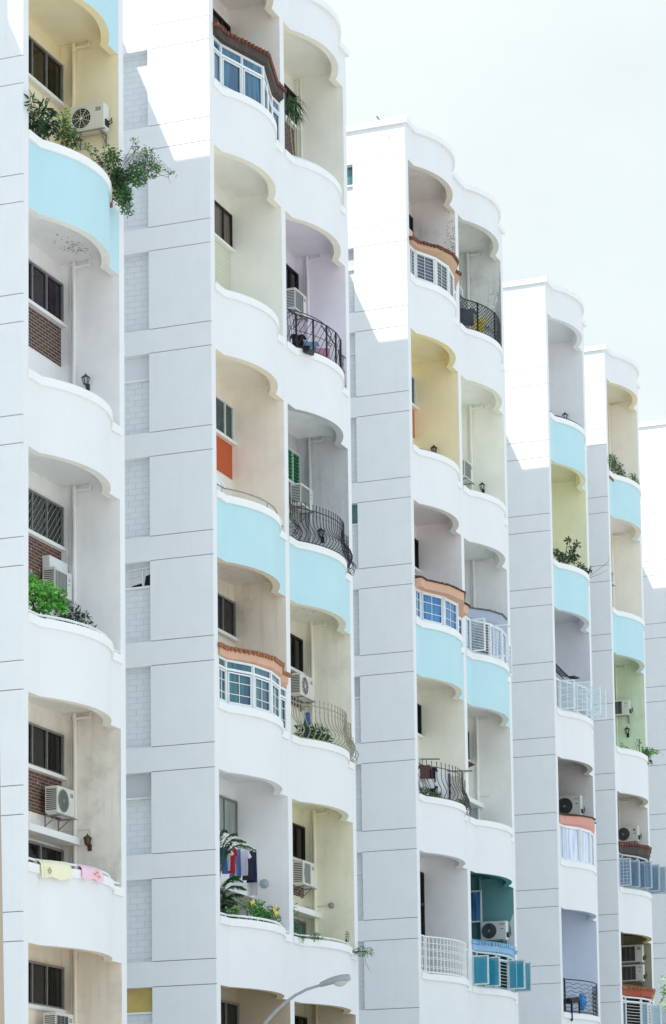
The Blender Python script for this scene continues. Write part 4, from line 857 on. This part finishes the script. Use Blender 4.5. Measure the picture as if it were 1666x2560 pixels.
plant('leafy_shrub', p0('D',0,2, 2.0,.1,1.78), 'dark upright shrub on the light blue balcony below the yellow-green recess', 'shrub',
      cl('D',0,2, [((1.3,-.05,2.1),(.5,.15,.2),170,0),((2.2,-.15,2.3),(.4,.12,.25),130,1),((2.4,-.15,2.65),(.3,.1,.16),70,1),((2.9,-.2,2.95),(.25,.08,.12),45,1),((2.0,-.1,2.9),(.16,.08,.08),26,1),((.6,.0,2.15),(.3,.1,.16),70,0),((3.2,-.25,2.15),(.5,.1,.13),90,0),((4.1,-.3,2.2),(.3,.1,.1),60,0),((2.75,-.2,2.45),(.2,.08,.1),40,1)]), [DG, DG2, MG],
      [pts('D',0,2, [(2.0,0,1.8),(2.4,-.15,2.4),(3.0,-.2,3.0)]), pts('D',0,2, [(4.0,-.2,1.85),(5.2,-.4,2.5),(6.4,-.5,3.1),(7.2,-.3,3.5)]), pts('D',0,2, [(4.0,-.2,1.85),(5.2,-.4,2.3),(6.6,-.4,2.8)])], size=.12, aspect=.45, pot=.7, seed=20)
plant('green_bush', p0('E',0,1, 1.0,.1,1.78), 'rounded shrub on the topmost light blue balcony of the fifth block', 'shrub', cl('E',0,1, [((.6,.0,2.2),(.7,.2,.3),300,0),((1.4,-.05,2.2),(.6,.2,.3),260,1),((1.9,-.1,2.05),(.5,.15,.2),150,2),((.9,.0,2.5),(.5,.15,.15),110,0)]), [MG, DG, PG], size=.11, aspect=.3, pot=.7, seed=21)
plant('leafy_shrub', p0('E',0,1, 3.2,-.15,1.78), 'small spiky plant right of the rounded shrub on the light blue balcony', 'shrub', cl('E',0,1, [((2.9,-.3,2.15),(.45,.12,.18),140,0),((3.6,-.25,2.15),(.4,.12,.16),110,0)]), [MG, DG], size=.12, aspect=.2, seed=22)
plant('vine', p0('E',0,3, 2.9,-.3,1.8), 'climbing vine trailing off the white balcony under the bright green wall', 'vine', cl('E',0,3, [((3.0,-.5,1.95),(.45,.1,.22),150,0),((3.4,-.55,1.7),(.3,.1,.18),80,1),((4.1,-.4,2.15),(.5,.1,.14),110,2),((5.0,-.4,2.32),(.6,.1,.08),60,2),((2.6,-.35,2.3),(.2,.06,.15),25,1),((1.2,-.1,1.9),(.9,.06,.06),20,1)]), [MG, DG, BG2, PG],
      [pts('E',0,3, [(3,-.3,1.8),(4.2,-.4,2.3),(5.4,-.45,2.45),(6.5,-.4,2.4)]), pts('E',0,3, [(2.6,-.3,1.8),(2.2,-.3,2.2),(1.9,-.3,2.25)])], size=.1, aspect=.5, seed=23)
# ------------------------------------------------------------------ laundry and loose things on the balconies
def cloth(col): return paint('cloth_'+col, col, rough=.9, amp=.12, streak=False, bump=0)
SHIRT = [(-.5,.0),(-.2,.0),(-.1,-.05),(.1,-.05),(.2,0),(.5,0),(.72,-.28),(.56,-.36),(.46,-.24),(.46,-1),(-.46,-1),(-.46,-.24),(-.56,-.36),(-.72,-.28)]
TROUS = [(-.45,0),(.45,0),(.5,-1),(.1,-1),(0,-.35),(-.1,-1),(-.5,-1)]
TOWEL = [(-.5,0),(.5,0),(.5,-1),(-.5,-1)]
GARG = 'clothes and towels hung out to dry'
def garment(name, c, w, h, shape, col, label, dirx=(0,-1,0), seed=0):
    """closed cloth about 2 cm thick with folds; c is the top middle, dirx the direction across"""
    r = random.Random(seed); c = Vector(c); X = Vector(dirx).normalized(); N = Vector((X.y, -X.x, 0)); b = MB(); ph = r.uniform(0, 6)
    poly = [Vector((x*w, y*h, 0)) for x, y in shape]; bm = bmesh.new(); f = bm.faces.new([bm.verts.new(p) for p in poly]); bmesh.ops.triangulate(bm, faces=[f]); bmesh.ops.subdivide_edges(bm, edges=bm.edges[:], cuts=3, use_grid_fill=True)
    off = lambda p: .022*math.sin(p.x/w*13+ph)*(0.3+abs(p.y)/h)+.015*math.sin(p.y/h*6+ph*2)
    bm.verts.index_update(); V0 = [v.co.copy() for v in bm.verts]; F0 = [[v.index for v in f.verts] for f in bm.faces]; nb = len(V0)
    W_ = lambda p, d: c+X*p.x+Vector((0,0,p.y))+N*(off(p)+d)
    b.add([W_(p, .008) for p in V0]+[W_(p, -.008) for p in V0], F0+[[nb+i for i in f[::-1]] for f in F0], 0, True)
    E_ = [(e.verts[0].index, e.verts[1].index) for e in bm.edges if e.is_boundary]; b.add(b.v[:2*nb], [(i, j, nb+j, nb+i) for i, j in E_], 0); bm.free()
    return solo(b, name, [cloth(col)], tuple(c), label, 'laundry', GARG)
def pole(name, a, b_, r, mat, label, cat='pole', extra=None):
    b = MB(); b.tube([a, b_], r, 8); solo(b, name, [mat], tuple(a), label, cat)
# yellow and pink towels on the lowest handrail of block A
def towel_over(u0, u1, col, label, long, deco, mi):
    pp = [p for p in path(.06, .02, T+.01, UR-.02)]; i0 = min(range(len(pp)), key=lambda i: abs(pp[i][0]-u0)); i1 = min(range(len(pp)), key=lambda i: abs(pp[i][0]-u1)); q = Q('A',0,5); b = MB(); seg = pp[i0:i1+1:2]; m = len(seg)
    prof = [(-.05,1.7),(-.045,1.86),(-.02,1.925),(.02,1.925),(.045,1.88)]+[(.09, 1.87)]+[(.135+.006*k, 1.86-long*k/6) for k in range(1,7)]
    for j, p in enumerate(seg):
        w_ = .012*math.sin(j*.7); 
        for o, h in prof: b.v.append(Vector(q(p[0]+p[2]*(o+w_), p[1]+p[3]*(o+w_), h-(.03*math.sin(j*.5) if h < 1.6 else 0))))
    k = len(prof)
    b.f = [(j*k+i, (j+1)*k+i, (j+1)*k+i+1, j*k+i+1) for j in range(m-1) for i in range(k-1)]; b.m = [0]*len(b.f); b.sm = [True]*len(b.f)
    t = solo(b, 'towel', [cloth(col)], q(seg[0][0], seg[0][1], 1.9), label, 'towel', GARG)
    d = MB(); p = seg[m//3 if mi == 0 else m//2]
    if mi == 0: d.tube([q(p[0]+p[2]*.2+.09*math.cos(a)*s_, p[1]+p[3]*.2, 1.66+.07*math.sin(a)*s_) for a, s_ in [(i*PI/2, 1) for i in range(4)]], .007, 5, closed=True); d.tube([q(p[0]+p[2]*.2-.04, p[1]+p[3]*.2, 1.66), q(p[0]+p[2]*.2+.04, p[1]+p[3]*.2, 1.67)], .008, 5)
    else:
        for dx, dz in ((-.1,0),(.12,-.03),(.02,.05)): d.tube([q(p[0]+dx, p[1]-.195, 1.72+dz), q(p[0]+dx+.05, p[1]-.195, 1.74+dz), q(p[0]+dx+.1, p[1]-.19, 1.71+dz)], .014, 6)
    d.build('printed_motif', [deco], t)
towel_over(.72, 1.62, 'f2ecca', 'pale yellow towel over the white handrail', .36, plain('motif_grey','6a6a60',.8), 0)
towel_over(1.9, 2.75, 'f3ccd8', 'pink patterned towel over the white handrail', .28, plain('motif_orange','e0884a',.8), 1)
lp = MB(); lp.tube([P('B',0,4,2.0,.62,-1.68), P('B',0,4,3.9,.55,-1.62)], .015, 8)
solo(lp, 'laundry_pole', [STEEL], tuple(P('B',0,4,2.0,.62,-1.68)), 'steel laundry pole with hangers in the lavender white recess', 'laundry pole')
for i, (u, y, w, h, sh, col, lab) in enumerate([(2.15,.78,.4,.72,TROUS,'4a6fae','blue trousers at the left end of the laundry row beside the palm'),(2.35,.78,.42,.62,SHIRT,'e6e2ea','white shirt on the laundry pole left of the red shirt'),(2.5,.68,.36,.66,SHIRT,'c0323c','red shirt hanging on the laundry pole'),(2.7,.58,.34,.78,TROUS,'6b8cc0','light blue jeans hanging right of the red shirt'),(2.95,.52,.42,.68,SHIRT,'dcd8e8','pale lilac shirt in the middle of the laundry pole'),(3.15,.42,.34,.78,SHIRT,'3a3a42','dark grey shirt on the laundry pole'),(3.35,.4,.3,.82,TOWEL,'27335e','navy cloth near the right end of the laundry pole'),(3.5,.42,.3,1.15,TOWEL,'e4e4e8','long white cloth at the right end of the laundry pole')]):
    garment('hanging_garment', P('B',0,4,u,y,-1.74), w, h, sh, col, lab, seed=i)
for i, (u, y, z, w, h, sh, col, lab) in enumerate([(1.75,.25,2.5,.36,.5,SHIRT,'17181c','black shirt behind the slanted iron railing'),(2.6,.2,2.55,.4,.5,SHIRT,'7f95b4','grey blue shirt behind the slanted iron railing'),(2.2,.22,2.3,.35,.4,TROUS,'23252c','black shorts behind the slanted iron railing'),(3.5,.15,2.62,.4,.42,TOWEL,'c98a9c','pink cloth behind the slanted iron railing'),(.9,.3,2.45,.3,.45,TOWEL,'b9bcc8','grey cloth at left behind the slanted iron railing')]):
    garment('hanging_garment', P('B',1,2,u,y,z), w, h, sh, col, lab, seed=20+i, dirx=(.5,-.85,0))
for i, (u, y, z, w, h, sh, col, lab) in enumerate([(1.2,.1,2.85,.34,.45,SHIRT,'5e4648','maroon shirt behind the bronze belly railing'),(1.35,.05,2.42,.4,.3,TOWEL,'d8d8dc','white cloth under the maroon shirt'),(1.8,.08,2.88,.3,.5,SHIRT,'24222a','black shirt beside the maroon shirt'),(2.5,.0,2.88,.4,1.0,TOWEL,'dddde2','long white towel behind the bronze belly railing'),(2.95,.05,2.85,.3,.9,TROUS,'b4b6c4','pale grey trousers behind the bronze belly railing'),(3.3,.02,2.9,.14,1.05,TOWEL,'4a4056','narrow dark purple cloth behind the bronze belly railing'),(3.8,.0,2.92,.4,.7,SHIRT,'b9b7ac','olive grey shirt at right behind the bronze belly railing'),(.45,.25,2.6,.3,.6,TOWEL,'7a6650','brown cloth at left behind the bronze belly railing'),(2.15,-.02,2.9,.32,.9,TOWEL,'e6e6ea','narrow white cloth left of the long white towel'),(2.05,.1,2.3,.3,.4,TROUS,'1e1e24','black shorts low behind the bronze belly railing'),(4.2,.05,2.9,.36,.8,TOWEL,'d6d5d8','light grey cloth near the right end of the bronze belly railing')]):
    garment('hanging_garment', P('C',0,4,u,y,z), w, h, sh, col, lab, seed=40+i, dirx=(.5,-.85,0))
BAM = plain('dark_bamboo','4c4a44',.7)
pole('laundry_pole', P('C',0,4,.9,.1,2.98), P('C',0,4,2.4,.0,3.22), .02, BAM, 'dark pole poking up at left above the bronze belly railing'); pole('laundry_pole', P('C',0,4,2.8,.1,2.9), P('C',0,4,5.6,-.05,3.35), .022, BAM, 'long dark pole sticking out past the pier from the bronze belly railing')
pole('folded_parasol', P('B',1,4,2.3,.5,1.6), P('B',1,4,2.75,.45,2.85), .09, plain('blue_canvas','3f5f92',.8), 'blue folded parasol leaning behind the beige belly railing', 'parasol')
garment('hanging_garment', P('C',1,1,3.0,.2,2.88), .4, .5, SHIRT, 'ecc94a', 'yellow shirt behind the dark mesh railing', seed=60, dirx=(.5,-.85,0))
garment('hanging_garment', P('C',1,1,1.7,.2,2.8), .5, .62, SHIRT, '5b6270', 'dark patterned shirt behind the dark mesh railing', seed=61, dirx=(.5,-.85,0))
hb = MB()
for k, (u, z) in enumerate(((3.3,2.9),(3.9,2.95),(2.5,2.85))): hb.tube([P('C',1,1,u,.15,z), P('C',1,1,u+.1,.15,z-.1), P('C',1,1,u+.45,.05,z-.22), P('C',1,1,u-.3,.25,z-.24), P('C',1,1,u+.1,.15,z-.1)], .012, 5)
solo(hb, 'clothes_hangers', [IRON], tuple(P('C',1,1,3.3,.15,2.9)), 'bare black clothes hangers behind the dark mesh railing', 'hangers')
wb = MB(); wb.tube([P('C',1,1,1.0+.35*math.cos(a)*.8,.5-.3*math.cos(a),3.15+.38*math.sin(a)) for a in [i*PI/12 for i in range(24)]], .02, 6, closed=True); wb.bar(P('C',1,1,1.0,.6,2.6), P('C',1,1,1.3,.4,3.5), .04); wb.bar(P('C',1,1,.75,.6,2.4), P('C',1,1,1.0,.5,3.15), .03)
solo(wb, 'drying_rack', [WIRON], tuple(P('C',1,1,1.0,.5,2.4)), 'white round rack standing at left above the dark mesh railing', 'rack')
ch = MB(); q = Q('B',0,3); ch.add([q(.35,.1,1.79), q(1.2,.15,1.79), q(.95,.25,2.35), q(.4,.2,2.5), q(.35,.16,1.79), q(1.2,.21,1.79), q(.95,.31,2.35), q(.4,.26,2.5)], [(0,1,2,3),(7,6,5,4),(0,4,5,1),(1,5,6,2),(2,6,7,3),(3,7,4,0)])
ch.tube([q(.4,.1,2.3), q(.75,.05,2.1), q(1.35,.05,1.8)], .025, 6); solo(ch, 'folded_chair', [WFR], q(.7,.2,1.79), 'white folded chair leaning at left behind the thin steel handrail', 'chair')
st = MB(); q = Q('D',0,5)
seat = [q(.6,.05,2.35), q(1.9,-.1,2.35)]; st.obox(Vector(q(1.35,.05,2.28)), Vector((.42,-.05,.06)), Vector((.03,.2,0)), Vector((0,0,.1)))
for u, y in ((.95,.2),(1.75,.1),(.95,-.12),(1.7,-.2)): st.bar(q(u,y,1.5), q(u,y,2.25), .06)
solo(st, 'black_stool', [plain('black_stool_paint','141416',.6)], q(1.3,.05,1.5), 'black stool behind the wavy iron railing', 'stool')
bgm = MB(); r = random.Random(5); rows_ = 9; segs = 12; vs = []
for i in range(rows_):
    for k in range(segs):
        a = 2*PI*k/segs; x_ = i/(rows_-1); rad = (.05+.17*math.sin(PI*min(1,x_*.9+.08))**.7)*(1+.25*r.uniform(-1,1)); vs.append(q(2.45+rad*math.cos(a)*1.3, -.1+rad*.7*math.sin(a), 2.62-.62*x_))
bgm.add(vs, [(i*segs+k, i*segs+(k+1) % segs, (i+1)*segs+(k+1) % segs, (i+1)*segs+k) for i in range(rows_-1) for k in range(segs)]); solo(bgm, 'plastic_bag', [plain('blue_plastic','2f86c8',.35,amp=.3)], q(2.45,-.1,2.0), 'crumpled blue plastic bag on the wavy iron railing', 'bag')
aw = MB(); q = Q('D',0,2)
for k in range(9): aw.bar(q(3.3+.07*k, 1.3-.06*k, -1.35-.06*k), q(3.55+.07*k, .95-.06*k, -1.45-.06*k), .05, .02)
aw.bar(q(3.3,1.3,-1.3), q(3.95,.75,-1.95), .03); aw.bar(q(3.55,.95,-1.42), q(4.2,.42,-2.05), .03)
solo(aw, 'slatted_shade', [IRON], q(3.3,1.3,-1.95), 'dark slatted shade hanging in the lavender grey recess', 'sunshade')
fl2 = MB(); q = Q('D',0,3); fl2.tube([q(2.0,-.2,2.9), q(2.0,-.2,3.22)], .015, 6); fl2.obox(Vector(q(2.0,-.2,3.24)), Vector((.2,-.05,0)), Vector((.03,.12,0)), Vector((0,0,.025))); fl2.bar(q(2.0,-.2,3.05), q(2.25,-.25,3.02), .03)
solo(fl2, 'floodlight', [IRON], q(2.0,-.2,2.9), 'small black floodlight standing above the open white grid casements', 'floodlight')
aw2 = MB(); q = Q('C',1,3); aw2.add([q(3.6,1.5,-1.15), q(4.3,1.5,-1.15), q(4.5,1.1,-1.3), q(3.8,1.1,-1.3), q(3.9,1.5,-1.6), q(4.3,1.5,-1.5)], [(0,1,2,3),(0,3,4),(1,5,2),(3,2,5,4),(0,4,5,1)])
solo(aw2, 'shade_hood', [plain('brown_hood','4a342e',.7)], q(4.0,1.5,-1.6), 'dark brown hood on the back wall above the teal recess', 'hood')
# ------------------------------------------------------------------ rooftop rod, street lamp, post, tree
rd = MB(); rd.tube([(BX['C']-.11, YF+.74, Z0+1.2), (BX['C']-.32, YF+.76, Z0+1.23)], .012, 6); rd.tube([(BX['C']-.32, YF+.76, Z0+1.23), (BX['C']-.5, YF+.78, Z0+1.27)], .028, 6)
solo(rd, 'roof_rod', [GALV], (BX['C']-.11, YF+.74, Z0+1.2), 'short metal rod sticking out of the middle roof edge', 'rod')
LX = 60.0
t = thing('street_lamp', (LX, 24.92, 0), 'grey street lamp on a curved pole in front of the second block', 'street lamp')
GP = plain('lamp_grey_paint','9aa0a6',.45,.2,amp=.06)
b = MB(); arm = [(LX,23.05,7.93),(LX,23.47,7.83),(LX,23.77,7.70),(LX,24.04,7.53),(LX,24.28,7.33),(LX,24.49,7.13),(LX,24.66,6.92),(LX,24.8,6.6),(LX,24.89,6.1),(LX,24.92,5.4),(LX,24.92,3.0)]
b.tube(arm[:-2], [.032,.034,.036,.038,.04,.042,.045,.048,.052], 12); b.build('curved_arm', [GP], t)
b = MB(); b.tube([arm[-3], arm[-2], (LX,24.92,3), (LX,24.92,.0)], [.053,.06,.075,.09], 12); b.lathe([(.2,0),(.2,.03),(.1,.05)], (LX,24.92,0), 12); b.build('pole', [GP], t)
def lampbody(z_lo, z_hi, names, mat, y0, y1, prof):
    b = MB(); N = 14; rings = []; M_ = 14
    for i in range(N+1):
        x_ = i/N; yy = y0+(y1-y0)*x_; w_, hu, hl, zc = prof(x_); rings.append([(LX+w_*math.cos(2*PI*k/M_), yy, zc+(hu if math.sin(2*PI*k/M_) > 0 else hl)*math.sin(2*PI*k/M_)) for k in range(M_)])
    b.add([v for R in rings for v in R], [(i*M_+k, (i+1)*M_+k, (i+1)*M_+(k+1) % M_, i*M_+(k+1) % M_) for i in range(N) for k in range(M_)], 0, True); b.add(rings[0], [tuple(range(M_))]); b.add(rings[-1], [tuple(range(M_))[::-1]])
    return b.build(names, [mat], t)
lampbody(0, 0, 'lamp_head', GP, 23.13, 22.41, lambda x: (.055+.09*math.sin(PI*min(1,x*.75+.05))**.8, .06+.075*math.sin(PI*min(1, x*.72)), .06-.02*x, 7.92+.13*x-.03*x*x))
lampbody(0, 0, 'lamp_bowl', plain('lamp_lens','b9bcbb',.2,amp=.03), 22.83, 22.42, lambda x: (.115*math.sin(PI*(.06+.9*x))**.5, .02, .15*math.sin(PI*(.05+.92*x))**.7, 7.985+.03*x))
b = MB(); b.tube([(20,10.65,0),(20,10.65,3.5),(20,10.65,6.2),(20,10.65,9.5)], [.21,.15,.10,.05], 16); t = thing('tapered_post', (20,10.65,0), 'tan brown tapered post at the lower left edge of the picture', 'post')
b.build('post_shaft', [paint('tan_post_paint','b8a492',amp=.1)], t)
TX, TY = 70.0, 14.55
t = thing('street_tree', (TX, TY, 0), 'light green tree just entering at the lower right edge', 'tree'); r = random.Random(77); b = MB(); b.tube([(TX,TY,0),(TX+.1,TY,2.5),(TX,TY+.1,5.2)], [.22,.17,.12], 10)
cents = []
for k in range(26):
    v = Vector((r.gauss(0,1), r.gauss(0,1), r.gauss(0,1))).normalized()*r.uniform(.5,1); c = Vector((TX,TY,8.0))+Vector((v.x*2.2, v.y*2.3, v.z*1.7)); cents.append(c); b.tube([(TX,TY+.1,5.2), Vector((TX,TY,6.4)).lerp(c,.4), c], [.07,.04,.015], 6)
cents.append(Vector((TX,17.1,8.35))); b.tube([(TX,TY+.1,5.2),(TX,16.2,7.4),(TX,17.1,8.35)], [.06,.035,.012], 6)
b.build('trunk', [plain('bark','5c5044',.9)], t); f = MB()
for c in cents:
    for _ in range(150):
        v = Vector((r.gauss(0,.28), r.gauss(0,.28), r.gauss(0,.24))); p = c+v
        if p.y > 17.5: p.y = 17.5-r.random()*.2
        d = Vector((r.uniform(-1,1), r.uniform(-1,1), r.uniform(-.9,.3))).normalized(); q_ = d.cross(Vector((r.uniform(-1,1),r.uniform(-1,1),1))).normalized(); s = r.uniform(.1,.2); f.add([p, p+d*s*.5+q_*s*.2, p+d*s, p+d*s*.5-q_*s*.2], [(0,1,2,3)], r.randrange(2))
f.build('crown', [leaf('tree_leaf','7fa860'), leaf('tree_leaf_dark','5c8a48')], t)
# ------------------------------------------------------------------ peeling paint and mould, thin flakes lying on the plaster
def blotches(blk, bay, n, axis, at, c, spread, cnt, size, mat, name, seed=1):
    r = random.Random(seed); b = MB(); q = Q(blk, bay, n)
    for _ in range(cnt):
        a = c[0]+r.gauss(0,1)*spread[0]; h = c[1]+r.gauss(0,1)*spread[1]; s_ = size*r.uniform(.3,1.3); m_ = r.randint(6,9); st = r.uniform(.5,1.8)
        pp = [(a+s_*st*math.cos(2*PI*k/m_)*r.uniform(.5,1.2), h+s_/st*math.sin(2*PI*k/m_)*r.uniform(.5,1.2)) for k in range(m_)]
        if axis == 'Z': b.add([q(x_, y_, at-.002*r.random()) for x_, y_ in pp], [tuple(range(m_))])
        else:
            pp = [(max(.01, min(1.5, x_)), y_) for x_, y_ in pp]; b.add([q(at-.002*r.random(), x_, y_) for x_, y_ in pp], [tuple(range(m_))])
    o = b.build(name, [mat], ROOT[blk]); o['kind'] = 'stuff'; return o
blotches('A',0,2,'Z', .466, (4.1,.75), (.32,.14), 90, .028, paint('peel_grey','aaa7a0',amp=.2,streak=False), 'peeling_paint', 2)
def flaked(blk, bay, n, edge, mat, name, seed):
    # one ragged flake running down the front edge of the right-hand wall
    r = random.Random(seed); q = Q(blk, bay, n); b = MB(); L_ = []; R_ = []
    N = 40; z0, z1 = edge[0][1], edge[-1][1]
    for i in range(N+1):
        z = z0+(z1-z0)*i/N; k = max(j for j in range(len(edge)-1) if edge[j][1] >= z-1e-6); f = (z-edge[k][1])/(edge[k+1][1]-edge[k][1]); w_ = edge[k][0]+(edge[k+1][0]-edge[k][0])*f
        L_.append((max(.012, w_*(1+r.uniform(-.28,.28))), z+r.uniform(-.01,.01))); R_.append((.004, z))
    b.add([q(UR-.0075, y, z) for y, z in L_]+[q(UR-.0075, y, z) for y, z in R_], [(i, i+1, N+2+i, N+1+i) for i in range(N)]); return b.build(name, [mat], ROOT[blk])
flaked('C',1,4, [(.03,-.9),(.16,-1.15),(.10,-1.4),(.26,-1.8),(.34,-2.2),(.22,-2.6),(.3,-3.0),(.1,-3.4)], paint('peel_white','cfd8da',amp=.2,streak=False), 'peeling_paint', 3)
flaked('A',0,4, [(.02,.1),(.06,-.4),(.03,-.9),(.09,-1.4),(.04,-2.2)], paint('peel_white2','e6e2dc',streak=False), 'peeling_paint', 7)
flaked('C',1,0, [(.02,-.4),(.05,-1.0),(.16,-1.6),(.26,-2.0),(.2,-2.5),(.24,-3.2)], paint('mould_light','b9bbb8',amp=.3,dirt=.5,dirtcol='7f8280',streak=False,dscale=6), 'mould_stain', 4)
blotches('C',0,0,'X', UR-.008, (.13,-1.3), (.12,.6), 220, .022, paint('mould_grey','a2a4a2',amp=.25,streak=False), 'mould_stain', 5)
blotches('C',1,0,'X', UR-.009, (.2,-2.2), (.16,.8), 200, .022, paint('mould_grey','a2a4a2'), 'mould_stain', 9)
blotches('B',1,3,'Z', .466, (3.6,.8), (.5,.2), 14, .04, paint('peel_grey','9a978f'), 'peeling_paint', 6)
# ------------------------------------------------------------------ ground
g = MB(); g.add([(-600,-600,0),(1500,-600,0),(1500,1500,0),(-600,1500,0)], [(0,1,2,3)])
go = g.build('ground', [paint('pavement', 'c8c6c0', amp=.12)]); tag(go, None, None, kind='structure')
